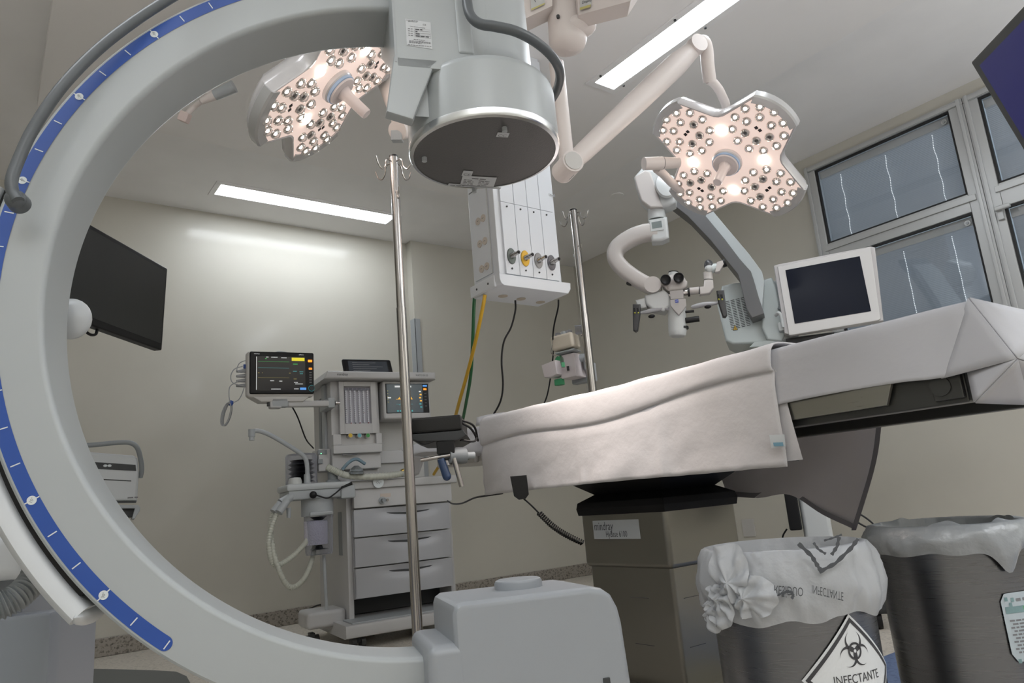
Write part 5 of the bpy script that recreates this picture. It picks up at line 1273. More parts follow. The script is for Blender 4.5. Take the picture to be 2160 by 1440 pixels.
# electronics housing
def hous(b, V):
    b.prism(V.poly([(1512, 640), (1522, 602), (1545, 596), (1650, 590), (1655, 700), (1635, 724), (1545, 726), (1530, 718)], 0), 0, .30, mgn, .014, 3)
mb_ = mpart('electronics_housing', hous, V=VBm)
mpart('housing_front', lambda b, V: b.prism(V.poly([(1608, 590), (1628, 584), (1636, 600), (1658, 700), (1650, 720), (1618, 716), (1606, 690)], -.03), -.03, .28, mgn, .01, 3), mb_, V=VBm)
mpart('housing_base', lambda b, V: b.prism(V.poly([(1580, 732), (1592, 720), (1655, 712), (1840, 690), (1840, 712), (1720, 730)], -.02), -.02, .3, mgn, .006), mb_, V=VBm)
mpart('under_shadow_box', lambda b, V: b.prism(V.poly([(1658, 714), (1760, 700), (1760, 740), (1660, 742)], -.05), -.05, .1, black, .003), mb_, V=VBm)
def vents(b, V):
    for c in range(4):
        for r in range(18):
            x = 1530 + c * 10.8 + r * .75 - (0); y = 636 - c * 2.6 + r * 3.4
            p = V.l(x, y, -.001); q = V.l(x + 8, y - 2, -.001)
            b.add([(p.x, -.0015, p.z), (q.x, -.0015, q.z), (q.x, -.0015, q.z - .0032), (p.x, -.0015, p.z - .0032)], [(0, 1, 2, 3)], dgrey)
mpart('vent_slots', vents, mb_, V=VBm, flat=True)
def warn(b, V):
    P_ = [V.l(*q, -.0012) for q in ((1550, 684), (1556, 697), (1547, 697))]
    P_ = [V.l(1550, 684), V.l(1557, 696), V.l(1546, 697)]
    b.add([(p.x, -.0016, p.z) for p in P_], [(0, 1, 2)], ink); c = sum(P_, Vector()) / 3
    b.add([((p.x - c.x) * .78 + c.x, -.0022, (p.z - c.z) * .78 + c.z) for p in P_], [(0, 1, 2)], M('warning_yellow', (.55, .33, .03), .5))
    b.box((c.x - .0012, -.0028, c.z - .003), (c.x + .0012, -.0024, c.z + .006), ink)
mpart('warning_sticker', warn, mb_, V=VBm, recalc=False, flat=True)
mpart('side_handle', lambda b, V: (b.tube([V.l(1636, 665, -.06), V.l(1643, 660, -.08), V.l(1648, 668, -.08), V.l(1652, 690, -.08)], .008, mwh, 10), b.prism(V.poly([(1640, 650), (1648, 632), (1652, 655)], -.05), -.05, .0, mgrey, .002), b.box((V.l(1641, 690).x, -.07, V.l(1641, 704).z), (V.l(1660, 690).x, .0, V.l(1641, 686).z), mwh, .006)), mb_, V=VBm)
# touch screen
def mon(b, V): b.prism(V.poly([(1640, 562), (1837, 521), (1858, 672), (1852, 676), (1668, 707), (1664, 706)], -.10), -.10, -.06, M('monitor_shell', (.60, .585, .575), .42), .006, 2)
mo = mpart('display', mon, V=VBm)
mpart('display_back', lambda b, V: b.prism(V.poly([(1632, 560), (1640, 557), (1836, 519), (1846, 521), (1864, 676), (1668, 706), (1655, 703)], -.085), -.085, -.03, M('monitor_shell2', (.52, .50, .50), .42), .006, 2), mo, V=VBm)
mpart('screen', lambda b, V: b.prism(V.poly([(1656.5, 569.5), (1813.5, 540), (1837.5, 656), (1676.5, 682.5)], -.1012), -.1012, -.09, M('navy_dark_screen', (.012, .014, .022), .15, spec=.04)), mo, V=VBm)
# stand arm (grey, two faces)
mpart('carrier_arm', lambda b, V: b.prism(V.poly([(1395, 398), (1440, 400), (1486, 452), (1530, 505), (1560, 545), (1584, 572), (1590, 590), (1600, 625), (1612, 661), (1586, 670), (1574, 650), (1560, 590), (1556, 578), (1500, 508), (1450, 455), (1405, 420)], -.13), -.13, .02, mgy, .004, 2), V=VBm, ang=25)
mpart('arm_cover', lambda b, V: b.prism(V.poly([(1470, 420), (1500, 440), (1540, 488), (1580, 535), (1607, 572), (1612, 592), (1608, 640), (1606, 655), (1590, 600), (1582, 574), (1545, 528), (1484, 452)], -.12), -.12, .03, M('arm_pale', (.44, .48, .49), .35), .004, 2), V=VBm, ang=25)
# shoulder
mpart('shoulder', lambda b, V: b.prism(V.poly([(1357, 348), (1372, 354), (1420, 368), (1430, 385), (1425, 425), (1412, 432), (1398, 437), (1370, 438), (1350, 420), (1342, 398), (1336, 372)], -.045), -.045, .06, mwh, .018, 3), ang=50)
mpart('shoulder_cap', lambda b, V: (lambda p: b.lathe([(.056, 0), (.052, .012), (.03, .02), (0, .022)], mwh, look(Vector((p.x, -.05, p.z)), (.25, -1, .2)) @ Matrix.Diagonal((.8, 1.15, 1, 1)), 28))(V.l(1404, 402)), ang=50)
mpart('shoulder_side', lambda b, V: b.prism(V.poly([(1338, 372), (1360, 358), (1372, 362), (1398, 436), (1372, 438), (1352, 422), (1344, 398)], -.055), -.055, .0, mwp, .008, 3), ang=50)
mpart('swivel', lambda b, V: (lambda p, q: b.cyl((p.x, 0, p.z), (q.x, 0, q.z), .036, mwh, .041, 26))(V.l(1383, 434), V.l(1386, 464)), ang=50)
mpart('arm_head', lambda b, V: b.prism(V.poly([(1367, 462), (1407, 455), (1411, 500), (1395, 507), (1374, 508)], -.04), -.04, .04, mwh, .014, 3), ang=50)
mpart('status_panel', lambda b, V: (b.prism(V.poly([(1370, 465), (1399, 459), (1400, 484), (1373, 488)], -.0445), -.0445, -.038, mwh, .002), b.prism(V.poly([(1374, 469), (1395, 465), (1397, 479), (1376, 482)], -.0455), -.0455, -.044, M('lcd_grey', (.16, .19, .19), .3))))
# lower curved arm
def curv(b, V):
    P_ = smooth_path([V.l(*q) for q in ((1388, 490), (1360, 492), (1330, 503), (1303, 523), (1298, 545), (1315, 568), (1345, 590), (1375, 606), (1382, 610))], 6)
    N_ = len(P_); vs = []; fs = []; n = 16
    for i, p in enumerate(P_):
        t = (P_[min(i + 1, N_ - 1)] - P_[max(i - 1, 0)]).normalized(); nn = Vector((-t.z, 0, t.x)); hw = .040 - .006 * (i / N_) 
        for j in range(n):
            a = 2 * PI * j / n; ca, sa = math.cos(a), math.sin(a)
            sq = lambda v_: math.copysign(abs(v_) ** .6, v_)
            vs.append(p + nn * hw * sq(ca) + Vector((0, .042 * sq(sa), 0)))
    for i in range(N_ - 1):
        for j in range(n): fs.append((i * n + j, i * n + (j + 1) % n, (i + 1) * n + (j + 1) % n, (i + 1) * n + j))
    fs += [tuple(range(n)), tuple(range((N_ - 1) * n, N_ * n))]
    b.add(vs, fs, mwp)
mpart('curved_arm', curv, ang=60)
mpart('arm_end', lambda b, V: (lambda p: b.cyl((p.x, -.045, p.z), (p.x, .045, p.z), .037, mwp, n=26))(V.l(1378, 605)), ang=50)
mpart('arm_knob', lambda b, V: (lambda p: b.box((-.012, -.012, -.012), (.012, .012, .012), black, .003, 2, Matrix.Translation(p) @ Matrix.Rotation(.5, 4, 'Y')))(V.l(1328, 596)))
# drive unit
mpart('drive_housing', lambda b, V: (b.prism(V.poly([(1360, 622), (1400, 610), (1412, 620), (1415, 645), (1400, 656), (1375, 652), (1362, 640)], -.03), -.03, .07, mwh, .012, 3), b.prism(V.poly([(1340, 632), (1362, 626), (1364, 648), (1345, 650)], -.02), -.02, .05, mwh, .01, 2)), ang=50)
# optics body
oh = mpart('optics_body', lambda b, V: (lambda F_: (b.lathe([(.0, -.20), (.034, -.20), (.043, -.192), (.047, -.17), (.047, -.05), (.046, -.01), (.040, .0), (.040, .035), (0, .035)], mwh, F_, 32)))(Matrix.Translation(V.l(1427, 632, 0)) @ Matrix.Rotation(.10, 4, 'Y') @ Matrix.Scale(.84, 4)), ang=50)
mpart('body_plate', lambda b, V: b.prism(V.poly([(1413, 632), (1446, 629), (1448, 644), (1440, 656), (1432, 665), (1423, 656), (1414, 645)], -.052), -.052, -.038, mgrey if False else M('body_grey', (.38, .36, .35), .35), .004, 3), oh)
mpart('maker_mark', lambda b, V: (lambda p: (b.box((p.x - .007, -.0545, p.z - .007), (p.x + .007, -.0525, p.z + .007), M('mark_blue', (.03, .05, .3), .4)), b.box((p.x - .005, -.055, p.z - .001), (p.x + .005, -.0544, p.z + .001), inkw)))(V.l(1428.5, 641)), oh)
mpart('front_lens', lambda b, V: (lambda p: b.cyl((p.x, 0, p.z - .006), (p.x, 0, p.z + .004), .030, black, n=26))(V.l(1438, 692)), oh)
mpart('neck', lambda b, V: b.prism(V.poly([(1412, 613), (1441, 610), (1443, 630), (1414, 632)], -.04), -.04, .04, M('body_grey', (.38, .36, .35)), .006, 2), oh)
# binocular head
bh = mpart('binocular_head', lambda b, V: (lambda c: (b.ball((c.x, .015, c.z), .045, mwp, 20, scale=(1.15, .9, .85)), b.prism(V.poly([(1396, 600), (1408, 584), (1430, 578), (1450, 592), (1448, 604), (1438, 612), (1412, 614), (1402, 608)], -.02), -.02, .05, mwp, .012, 3)))(V.l(1422, 594)), ang=50)
for (x, y) in ((1405, 594), (1432, 590)):
    def eye(b, V, x=x, y=y):
        p = V.l(x, y); d = Vector((.0, -1, -.1)).normalized(); T = look(Vector((p.x, .0, p.z)), d)
        b.lathe([(.019, 0), (.021, .02), (.0225, .045), (.0225, .06), (.019, .064), (.014, .058), (0, .056)], black, T, 24)
    mpart('eyepiece', eye, bh, ang=50)
mpart('camera_port', lambda b, V: (lambda p: (b.cyl((p.x, .02, p.z - .02), (p.x + .003, .02, p.z + .005), .022, mwh, n=22), b.cyl((p.x + .003, .02, p.z + .005), (p.x + .0035, .02, p.z + .009), .0225, black, n=22)))(V.l(1419, 575)), bh)
for (x0, x1, y0, y1) in ((1416, 1398, 622, 625), (1440, 1455, 618, 616)):
    def kn2(b, V, x0=x0, x1=x1, y0=y0, y1=y1):
        p, q = V.l(x0, y0, -.01), V.l(x1, y1, -.01); d = (q - p); b.cyl(p, p + d * .72, .013, chrome, n=18); b.cyl(p + d * .7, q, .0195, black, n=20)
    mpart('zoom_knob', kn2, oh)
# co-observer tube
co2 = mpart('assistant_tube', lambda b, V: (b.cyl(V.l(1455, 614), V.l(1476, 612), .0165, mwp, n=22), b.cyl(V.l(1474, 612), V.l(1476, 612), .0172, dgrey, n=22), b.prism(V.poly([(1475, 604), (1484, 603), (1485, 590), (1504, 589), (1506, 606), (1497, 618), (1476, 621)], -.02), -.02, .02, mwp, .006, 2), b.cyl(V.l(1494.5, 592), V.l(1493, 574), .0195, mwp, n=22), b.cyl(V.l(1494.5, 591), V.l(1494.5, 590), .0202, dgrey, n=22)), ang=50)
mpart('tube_joint', lambda b, V: (lambda p: (b.ball((p.x, 0, p.z), .024, M('body_dark', (.05, .05, .055), .3), 18, scale=(.85, 1, 1.15)), b.ball((p.x - .002, -.012, p.z - .018), .018, mwh, 14)))(V.l(1495, 560)), co2)
mpart('assistant_eyepiece', lambda b, V: (b.cyl(V.l(1500, 567), V.l(1513, 563), .021, mgn, .018, 18), b.prism(V.poly([(1508, 574), (1512, 552), (1524, 548), (1527, 556), (1518, 572)], -.02), -.02, .02, mwp, .004), b.cyl(V.l(1523, 557), V.l(1530, 554), .017, black, .0185, 20), b.cyl(V.l(1523, 557, .045), V.l(1530, 554, .045), .017, black, .0185, 20)), co2)
# handles
for (pts, grip, kx) in ((((1458, 648), (1466, 646), (1484, 642), (1505, 640), (1516, 638)), ((1511, 617), (1527, 616), (1530, 640), (1534, 668), (1530, 673), (1524, 672), (1514, 640)), (1493, 649)), (((1411, 653), (1400, 650), (1380, 654), (1362, 658), (1350, 660)), ((1336, 645), (1352, 645), (1352, 665), (1347, 700), (1342, 703), (1337, 700), (1336, 665)), (1375, 669))):
    ha_ = mpart('handle_rod', lambda b, V, pts=pts: b.tube([V.l(x, y, -.02) for x, y in pts], lambda t: .0065 + .0045 * math.sin(PI * min(1, t * 1.1)), M('rod_grey', (.32, .32, .335), .3), 12))
    hg_ = mpart('hand_grip', lambda b, V, grip=grip: b.prism(V.poly(grip), -.04, -.008, M('grip_dark', (.025, .025, .027), .4), .006, 2), ha_, ang=50)
    gx, gy = grip[0][0], grip[0][1]
    for sx_ in (5, 12):
        mpart('grip_button', lambda b, V, sx_=sx_: (lambda p, q: (b.box((p.x - .005, -.043, p.z - .010), (p.x + .004, -.039, p.z + .008), black, .001), b.ball((q.x, -.041, q.z), .0038, M('button_yellow', (.45, .45, .04), .4), 10)))(V.l(gx + sx_ - 1, gy + 12), V.l(gx + sx_, gy + 19)), hg_)
    mpart('lock_knob', lambda b, V, kx=kx: (lambda p: b.ball((p.x, -.02, p.z), .011, black, 12, scale=(1.4, 1, .8)))(V.l(*kx)), ha_)
mpart('focus_knob', lambda b, V: (b.cyl(V.l(1446, 676, -.01), V.l(1475, 672, -.01), .013, black, n=16), b.cyl(V.l(1444, 658, -.01), V.l(1464, 656, -.01), .006, black, n=12)), oh)

# ------------------------------------------------------------------ blue screen at the upper right
Tc = at(2047, 132, 1.6); dg = math.radians(230); dA = Vector((math.cos(dg), math.sin(dg), 0)); n0_ = Vector((dA.y, -dA.x, 0)); tt = -.28
eB = Vector((n0_.x * math.sin(tt), n0_.y * math.sin(tt), -math.cos(tt))); nS = dA.cross(eB).normalized(); nS = nS if nS.dot(FW) < 0 else -nS
SF = frame(Tc, dA, -nS, eB)      # x along top edge, y into the screen body, z down
rs = thing('hanging_screen', Tc + dA * .3 + eB * .17, 'dark-framed screen glowing deep blue, cut off by the upper right corner', 'screen')
b = MB(SF); b.box((0, 0, 0), (.62, .035, .37), M('screen_frame', (.05, .053, .054), .45), .004, 2); fr_ = b.build('frame', rs)
b = MB(SF); b.box((.019, -.0012, .021), (.601, .004, .349), M('blue_screen', (.01, .012, .05), .3, emit=.3, emcol=(44, 42, 112))); b.build('screen', rs)
b = MB(SF); b.box((.25, .035, .12), (.37, .08, .25), dgrey, .006); b.cyl((.31, .08, .18), (.31, .22, .18), .025, pinkwhite, n=18); b.build('mount', rs)
mt = SF @ Vector((.31, .22, .18)); b = MB(); b.cyl((mt.x, mt.y, mt.z - .03), (mt.x, mt.y, ZC), .03, pinkwhite, n=20); b.build('ceiling_tube', rs)

# ------------------------------------------------------------------ dark monitor on the left
q1 = at(354, 566, 3.0); r_ = ray(1198, 1046); dh = Vector((r_.x, r_.y, 0)).normalized()
hh = (at(354, 566, 3.0) - at(342, 739, 3.0)).length
zdir = (at(354, 566, 3.0) - onP(342, 739, q1, Vector((-dh.y, dh.x, 0)))).normalized()
yn = zdir.cross(dh).normalized(); yn = yn if yn.dot(FW) > 0 else -yn
MF = frame(q1, dh, yn, zdir)
H = (onP(342, 739, q1, Vector((-dh.y, dh.x, 0))) - q1).length
lm = thing('wall_monitor', MF @ Vector((-.3, 0, -H / 2)), 'large switched-off black monitor tilted behind the left side of the C-shaped arm', 'monitor')
b = MB(MF); b.box((-.60, 0, -H), (0, .035, 0), black, .006, 3); mf_ = b.build('frame', lm)
b = MB(MF); b.box((-.585, -.0012, -H + .026), (-.015, .003, -.018), M('off_screen', (.022, .024, .025), .25)); b.build('screen', lm)
b = MB(MF); b.tube([(-.44, .02, -H), (-.435, .02, -H - .02), (-.41, .02, -H - .026), (-.385, .02, -H - .018), (-.38, .02, -H)], .005, black, 10); b.build('cable_loop', lm)
mc = MF @ Vector((-.38, .035, -H * .55)); b = MB(); b.tube([mc, mc + yn * .08, Vector((mc.x - .05, YB - .15, mc.z)), Vector((mc.x - .05, YB - .005, mc.z))], .025, lgrey, 14, smooth=0); b.build('wall_arm', lm)

# ------------------------------------------------------------------ white device cart behind the arc, lower left
VC = VPl(250, 1010, 3.45)
ct = thing('device_cart', Vector((VC.o.x - .1, VC.o.y, 0)), 'white device with dark control strip and grey tube handle, behind the arc at left', 'device')
def cpart(name, fn, parent=None, ang=40, label=None, **kw):
    b = MB(VC.F); fn(b); return b.build(name, parent or ct, ang, label=label, **kw)
cb = cpart('case', lambda b: b.prism(VC.poly([(95, 945), (281, 960), (290, 966), (293, 1000), (289, 1056), (160, 1058), (95, 1058)], 0), 0, .3, white, .012, 3))
cpart('control_strip', lambda b: b.prism(VC.poly([(110, 968), (286, 980), (287.5, 993), (112, 984)], -.0015), -.0015, .005, dgrey), cb, label='dark control strip')
for x in (222, 231): cpart('button', lambda b, x=x: (lambda p: b.ball((p.x, -.002, p.z), .009, inkw, 12, scale=(1, .4, .7)))(VC.l(x, 982)), cb)
cpart('slot', lambda b: (b.prism(VC.poly([(150, 1006), (277, 1013), (277, 1015), (150, 1009)], -.0015), -.0015, .003, dgrey), b.prism(VC.poly([(200, 1057), (287, 1057), (287, 1060), (200, 1060)], -.004), -.004, .003, dgrey), (lambda p: b.words(lambda q: (p.x + q[0], -.002, p.z + q[1]), 0, 0, .045, .006, greyink, 2))(VC.l(269, 1051))), cb, flat=True)
cpart('shelf', lambda b: b.prism(VC.poly([(95, 1062), (292, 1065), (296, 1070), (295, 1077), (284, 1094), (278, 1094), (284, 1072), (95, 1072)], -.01), -.01, .3, lgrey, .004, 2))
cpart('tray_inside', lambda b: b.prism(VC.poly([(120, 1072), (285, 1070), (278, 1090), (120, 1090)], .02), .02, .28, dgrey))
cpart('handle', lambda b: b.tube([VC.l(150, 940, -.02), VC.l(197, 938, -.03), VC.l(250, 933, -.04), VC.l(276, 934, -.04), VC.l(290, 945, -.03), VC.l(297, 970, .0), VC.l(299, 990, .02), VC.l(296, 1006, .04)], .0115, M('tube_handle_grey', (.24, .26, .275), .4), 14))
pf = onZ(260, 1412, .10); 
b = MB(); b.cyl((VC.o.x - .22, VC.o.y + .1, .08), (VC.o.x - .22, VC.o.y + .1, VC.P(200, 1075).z), .03, lgrey, n=18); b.build('post', ct)
pts = [onZ(x, y, .10) for x, y in ((150, 1413), (200, 1409), (330, 1412), (375, 1415), (395, 1424), (404, 1440))]
pts = [Vector((p.x, p.y, 0)) for p in pts]
cen = Vector((pts[0].x + .05, pts[0].y - .5, 0))
poly = pts + [Vector((pts[-1].x - .05, pts[-1].y - .5, 0)), Vector((pts[0].x - .3, pts[0].y - .5, 0)), Vector((pts[0].x - .35, pts[0].y - .1, 0))]
b = MB(); T = frame((0, 0, 0), (1, 0, 0), (0, 0, 1), (0, 1, 0)); b.prism([(p.x, p.y) for p in poly], .055, .10, M('base_slate', (.085, .09, .088), .5), .008, 2, T); b.build('base', ct, label='dark grey wheeled base')
for (dx_, dy_) in ((-.2, -.15), (.1, -.35), (-.25, -.4), (.0, -.1)):
    b = MB(); b.cyl((pts[1].x + dx_ - .015, pts[1].y + dy_, .028), (pts[1].x + dx_ + .015, pts[1].y + dy_, .028), .028, black, n=16); b.build('castor', ct)

# ------------------------------------------------------------------ stainless waste bins
def oncyl(x, y, c, R):
    r = ray(x, y); ax, ay = r.x, r.y; bx, by = -c.x, -c.y
    A = ax * ax + ay * ay; B_ = ax * bx + ay * by; Cc = bx * bx + by * by - R * R; D = max(0, B_ * B_ - A * Cc); k = (-B_ - math.sqrt(D)) / A
    p = CAM + r * k; return math.atan2(p.y - c.y, p.x - c.x), p.z
film = M('white_bag_film', (.52, .54, .57), .35, bump=.5, bscale=30)
fn_ = film.node_tree; pb = fn_.nodes['Principled BSDF']; tl = fn_.nodes.new('ShaderNodeBsdfTranslucent'); tl.inputs['Color'].default_value = (.7, .72, .75, 1); ms_ = fn_.nodes.new('ShaderNodeMixShader'); ms_.inputs[0].default_value = .3
fn_.links.new(pb.outputs[0], ms_.inputs[1]); fn_.links.new(tl.outputs[0], ms_.inputs[2]); fn_.links.new(ms_.outputs[0], fn_.nodes['Material Output'].inputs[0])
film2 = M('grey_bag_film', (.27, .285, .30), .3, bump=.4, bscale=30)
def waste_bin(c, R, H_, label):
    root = thing('waste_bin', (c.x, c.y, 0), label, 'waste bin', 'stainless waste bins')
    b = MB(); T = Matrix.Translation((c.x, c.y, 0))
    b.lathe([(R - .03, .02), (R - .012, .02), (R - .006, .04), (R, H_ - .01), (R + .003, H_ - .004), (R + .003, H_), (R - .004, H_), (R - .012, .035), (0, .03)], binsteel, T, 64, caps=False); b.build('body', root, 50)
    b = MB(); b.lathe([(R - .004, 0), (R + .002, .004), (R + .002, .03), (R - .008, .034), (0, .034)], black, T, 48); b.build('base_ring', root)
    return root
def bag(root_label, c, R, H_, drop, amp, seed, name='bin_bag', m=film, fluff=0.0, hang=None):
    n = 140; rows = []
    prof = [(-.03, -.10), (-.022, -.05), (-.014, -.012), (-.004, .004), (.006, .002)]
    steps = 9
    for r_, z_ in prof: rows.append([(r_, z_ + 0.0)] * n)
    vs = []; fs = []
    for j, row in enumerate(rows):
        for i in range(n):
            a = 2 * PI * i / n; r_, z_ = row[i]; f = fluff * max(0, noise.noise((math.cos(a) * 3 + seed, math.sin(a) * 3, 1)) + .35) if j in (1, 2) else 0
            w_ = noise.noise((math.cos(a) * 6 + seed, math.sin(a) * 6, j * .4)) * .004
            rr = R + r_ + w_ - f * .3; vs.append((c.x + rr * math.cos(a), c.y + rr * math.sin(a), H_ + z_ + f))
    for k in range(1, steps + 1):
        t = k / steps
        for i in range(n):
            a = 2 * PI * i / n; ca, sa = math.cos(a), math.sin(a)
            dr = drop * (1 + .16 * noise.noise((ca * 2.5 + seed, sa * 2.5, 5))) + (hang(a) if hang else 0)
            bulge = .006 + .010 * math.sin(PI * min(1, t * 1.05)) + .3 * amp * t
            pleat = amp * .55 * math.sin(a * 17 + 3 * noise.noise((ca * 4, sa * 4, seed)) + t * 3) * t * (1 - .5 * t) + amp * noise.noise((ca * 5 + seed, sa * 5, t * 2.2)) + amp * .5 * noise.noise((ca * 13, sa * 13 + seed, t * 5))
            rr = R + .004 + bulge + pleat * .8
            if t > .93: rr = R + .010 + pleat * .35
            rr = max(rr, R + .0045)
            vs.append((c.x + rr * ca, c.y + rr * sa, H_ - .002 - dr * t))
    tot = len(rows) + steps
    for j in range(tot - 1):
        for i in range(n): fs.append((j * n + i, j * n + (i + 1) % n, (j + 1) * n + (i + 1) % n, (j + 1) * n + i))
    b = MB(); b.add(vs, fs, m); o = b.build(name, None, 70); tag(o, *root_label); return o
cL = at(1648, 1150, 1.45); RL, HL = .152, cL.z; cL = Vector((cL.x, cL.y, 0))
wl = waste_bin(cL, RL, HL, 'stainless waste bin with a biohazard sticker, in front of the steel table column')
bgL = bag(('white printed plastic bag folded over the rim of the bin with the biohazard sticker', 'bin bag'), cL, RL, HL, .118, .012, 3.1)
# knot of the bag
b = MB()
def rosette(x, y, R_, ph, sq, seed, pl):
    a, z = oncyl(x, y, cL, RL + .014); nrm = Vector((math.cos(a), math.sin(a), 0)); tx = Vector((-nrm.y, nrm.x, 0)); tz = Vector((0, 0, 1))
    p = Vector((cL.x, cL.y, z)) + nrm * (RL + .026); n = 64; rows_ = 9; vs = []; fs = []
    for j in range(rows_ + 1):
        t = j / rows_
        for i in range(n):
            f = 2 * PI * i / n; lobe = 1 + .35 * math.cos(f - ph) + .22 * noise.noise((math.cos(f) * 2, math.sin(f) * 2, seed))
            rr = R_ * t * lobe; h = .014 * (1 - t) + pl * t * (1 - .45 * t) * math.sin(7 * f + 2 * noise.noise((math.cos(f), math.sin(f), seed + 3)) + t) + .012 * noise.noise((math.cos(f) * t * 3, math.sin(f) * t * 3, seed + 7))
            vs.append(p + tx * (math.cos(f) * rr * sq) + tz * (math.sin(f) * rr) + nrm * h)
    for j in range(rows_):
        for i in range(n): fs.append((j * n + i, j * n + (i + 1) % n, (j + 1) * n + (i + 1) % n, (j + 1) * n + i))
    b.add(vs, fs, film)
rosette(1552, 1225, .052, PI * .5, .8, 1.3, .010)
rosette(1528, 1262, .040, -PI * .6, .9, 4.1, .009)
rosette(1512, 1284, .030, -PI * .4, .7, 6.2, .007)
rosette(1580, 1258, .036, 0.2, 1.2, 8.4, .008)
kn = b.build('knot', None, 70); kn.parent = bgL; kn.location = WORLD[kn.name] - bgL.location
# printing on the bag
def wrap(c, R, a0, z0):
    def f(v): a = a0 + v[0] / R; return (c.x + R * math.cos(a), c.y + R * math.sin(a), z0 + v[1])
    return f
RB = RL + .033
def bagpt(x, y, off=.0):
    a, z = oncyl(x, y, cL, RB + off); return Vector((cL.x + (RB + off) * math.cos(a), cL.y + (RB + off) * math.sin(a), z))
pr_ = M('bag_print', (.05, .055, .065), .5)
def stroke(b, pts, w_):
    P_ = []
    for q, r in zip(pts, pts[1:]):
        for i in range(8): P_.append((q[0] + (r[0] - q[0]) * i / 8, q[1] + (r[1] - q[1]) * i / 8))
    P_.append(pts[-1]); vs = []
    for i, q in enumerate(P_):
        p0 = P_[max(0, i - 1)]; p1 = P_[min(len(P_) - 1, i + 1)]; d = Vector((p1[0] - p0[0], p1[1] - p0[1])).normalized(); nrm = Vector((-d.y, d.x)) * (w_ * (1 + .25 * math.sin(i * 1.3)) / 2)
        vs += [bagpt(q[0] + nrm.x, q[1] + nrm.y), bagpt(q[0] - nrm.x, q[1] - nrm.y)]
    b.add(vs, [(2 * i, 2 * i + 1, 2 * i + 3, 2 * i + 2) for i in range(len(P_) - 1)], pr_)
b = MB()
stroke(b, [(1684, 1146), (1712, 1172), (1724, 1192), (1733, 1205)], 8); stroke(b, [(1728, 1206), (1762, 1188), (1795, 1156), (1810, 1136)], 8)
stroke(b, [(1716, 1144), (1726, 1158), (1742, 1168)], 5); stroke(b, [(1770, 1132), (1766, 1152), (1754, 1170)], 7); stroke(b, [(1738, 1140), (1758, 1134), (1776, 1127)], 4)
def flipped(txt, x0, y0, x1, y1, size):
    """text printed upside down and mirrored along a pixel line"""
    def f(v):
        t = v[0] / (size * .68 * len(txt)); return bagpt(x0 + (x1 - x0) * t, y0 + (y1 - y0) * t + v[1] * 1000)
    b.text(txt, size, pr_, None, fn=f)
flipped('RESÍDUO', 1632, 1234, 1705, 1240, .027); flipped('INFECTANTE', 1712, 1233, 1790, 1252, .026)
for (cx_, cy_) in ((1662, 1256),): stroke(b, [(cx_ + 11 * math.cos(t), cy_ + 9 * math.sin(t)) for t in [PI * .9 + i * PI * 1.35 / 8 for i in range(9)]], 6)
stroke(b, [(1628, 1252), (1640, 1256), (1650, 1250)], 4)
o = b.build('print', None, recalc=False, flat=True); o.parent = bgL; o.location = WORLD[o.name] - bgL.location
# biohazard sticker
RS = RL + .0016
aC, zC_ = oncyl(1812, 1425, cL, RS); aL, _ = oncyl(1708, 1425, cL, RS); _, zT = oncyl(1812, 1290, cL, RS)
hd_ = zT - zC_
f0 = wrap(cL, RS, aC, zC_); f1 = wrap(cL, RS + .0006, aC, zC_); f2 = wrap(cL, RS + .0011, aC, zC_)
stw = M('sticker_bright', (.62, .64, .66), .45)
def diamond(b, h, h2, m, f):
    n = 12; vs = []; fs = []
    ring = []
    for k in range(4):
        p = [(0, 1), (1, 0), (0, -1), (-1, 0)][k]; q = [(0, 1), (1, 0), (0, -1), (-1, 0)][(k + 1) % 4]
        for i in range(n): ring.append((p[0] + (q[0] - p[0]) * i / n, p[1] + (q[1] - p[1]) * i / n))
    for x, y in ring: vs += [f((x * h, y * h)), f((x * h2, y * h2))]
    N_ = len(ring)
    b.add(vs, [(2 * i, 2 * i + 1, (2 * i + 3) % (2 * N_), (2 * i + 2) % (2 * N_)) for i in range(N_)], m)
b = MB()
gn = 16
vs = []; fs = []
for i in range(gn + 1):
    y = -1 + 2 * i / gn
    for j in range(gn + 1):
        x = (-1 + 2 * j / gn) * (1 - abs(y)); vs.append(f0((x * hd_, y * hd_)))
for i in range(gn):
    for j in range(gn): fs.append((i * (gn + 1) + j, i * (gn + 1) + j + 1, (i + 1) * (gn + 1) + j + 1, (i + 1) * (gn + 1) + j))
b.add(vs, fs, stw)
diamond(b, hd_ * .945, hd_ * .86, ink, f1)
# trefoil
s = hd_ * .215; cy_ = hd_ * .40
def crescent(b, ang, f):
    d = (math.cos(ang), math.sin(ang)); c1 = (d[0] * .70, d[1] * .70); c2 = (d[0] * .86, d[1] * .86); vs = []
    n = 28
    for i in range(n + 1):
        t = ang + PI + (-1 + 2 * i / n) * math.radians(148); e = (math.cos(t), math.sin(t))
        po = (c1[0] + e[0] * .80, c1[1] + e[1] * .80); pi_ = (c2[0] + e[0] * .66, c2[1] + e[1] * .66)
        vs += [f((po[0] * s, po[1] * s + cy_)), f((pi_[0] * s, pi_[1] * s + cy_))]
    b.add(vs, [(2 * i, 2 * i + 1, 2 * i + 3, 2 * i + 2) for i in range(n)], ink)
for k in range(3): crescent(b, PI / 2 + k * 2 * PI / 3, f1)
vs = []; n = 36
for i in range(n): t = 2 * PI * i / n; vs += [f2((math.cos(t) * .66 * s, math.sin(t) * .66 * s + cy_)), f2((math.cos(t) * .50 * s, math.sin(t) * .50 * s + cy_))]
b.add(vs, [(2 * i, 2 * i + 1, (2 * i + 3) % (2 * n), (2 * i + 2) % (2 * n)) for i in range(n)], ink)
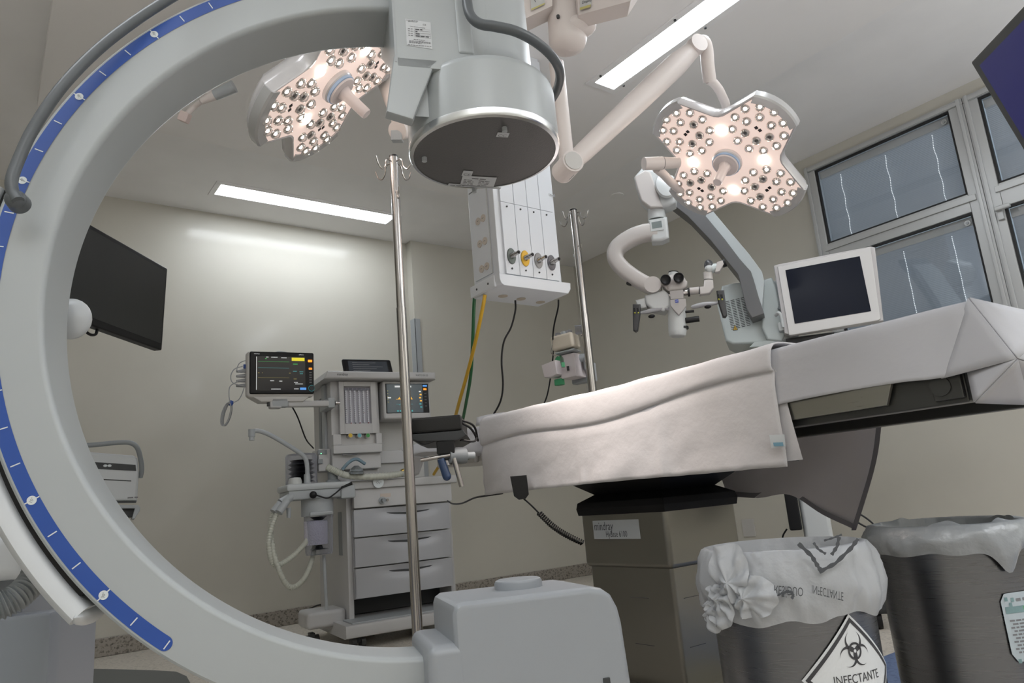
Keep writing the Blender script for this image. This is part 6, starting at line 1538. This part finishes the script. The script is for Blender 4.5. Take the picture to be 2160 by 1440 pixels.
b.add([f2((math.cos(2 * PI * i / 16) * .13 * s, math.sin(2 * PI * i / 16) * .13 * s + cy_)) for i in range(16)], [tuple(range(16))], stw)
b.text('INFECTANTE', hd_ * .205, ink, None, 'CENTER', fn=lambda v: f1((v[0], v[1] - hd_ * .10)), sx=.82)
o = b.build('biohazard_sticker', None, recalc=False, flat=True, label='white diamond sticker with a black biohazard trefoil'); o.parent = wl; o.location = WORLD[o.name] - wl.location

cR = at(1990, 1102, 1.68); RR, HR = .156, cR.z; cR = Vector((cR.x, cR.y, 0))
wr = waste_bin(cR, RR, HR, 'stainless waste bin with a pale green printed label, at the right edge of the view')
aH, _ = oncyl(2118, 1175, cR, RR)
bgR = bag(('grey translucent bag with a crumpled top folded over the rim of the right-hand bin', 'bin bag'), cR, RR, HR, .055, .006, 9.3, m=film2, fluff=.022, hang=lambda a: .045 * math.exp(-((math.atan2(math.sin(a - aH), math.cos(a - aH))) / .16) ** 2))
b = MB(); aL2, zTp = oncyl(2107, 1252, cR, RR + .001); _, zBt = oncyl(2120, 1398, cR, RR + .001)
fL = wrap(cR, RR + .0012, aL2, 0); fL2 = wrap(cR, RR + .0018, aL2, 0)
Wd = .115; hh_ = zTp - zBt
def rr_poly(w_, z0, z1, r):
    P_ = []
    for (cx_, cz_, s_) in ((w_ - r, z1 - r, 0), (r, z1 - r, 1), (r, z0 + r, 2), (w_ - r, z0 + r, 3)):
        for i in range(6): t = s_ * PI / 2 + i * PI / 10; P_.append((cx_ + r * math.cos(t), cz_ + r * math.sin(t)))
    return P_
n = 12; vs = []; fs = []
for i in range(n + 1):
    x = Wd * i / n; e = min(x, Wd - x); r = .016; dz = r - math.sqrt(max(0, r * r - (r - e) ** 2)) if e < r else 0
    vs += [fL((x, zBt + dz)), fL((x, zTp - dz))]
b.add(vs, [(2 * i, 2 * i + 1, 2 * i + 3, 2 * i + 2) for i in range(n)], M('label_pale', (.40, .46, .50), .5))
teal = M('label_teal', (.16, .26, .27), .5); lgn = M('label_green', (.08, .3, .12), .5)
def patch(x0, z0, x1, z1, m):
    k_ = 6; vs = []
    for i in range(k_ + 1): x = x0 + (x1 - x0) * i / k_; vs += [fL2((x, z0)), fL2((x, z1))]
    b.add(vs, [(2 * i, 2 * i + 1, 2 * i + 3, 2 * i + 2) for i in range(k_)], m)
patch(.006, zTp - .040, .05, zTp - .027, teal)
for (x, z) in ((.008, -.010), (.022, -.012), (.016, -.021), (.010, -.130), (.026, -.134), (.040, -.128), (.05, -.136)): patch(x, zTp + z - .006, x + .007, zTp + z + .002, teal)
patch(.048, zTp - .036, .06, zTp - .028, lgn)
b.words(fL2, .034, zTp - .018, .05, .006, greyink, 1)
for i in range(10): b.words(fL2, .010 + (.005 if i % 2 else 0), zTp - .056 - i * .0068, (.085, .06, .09, .055)[i % 4], .0034, greyink, 5 + i)
o = b.build('care_label', None, recalc=False, flat=True); o.parent = wr; o.location = WORLD[o.name] - wr.location
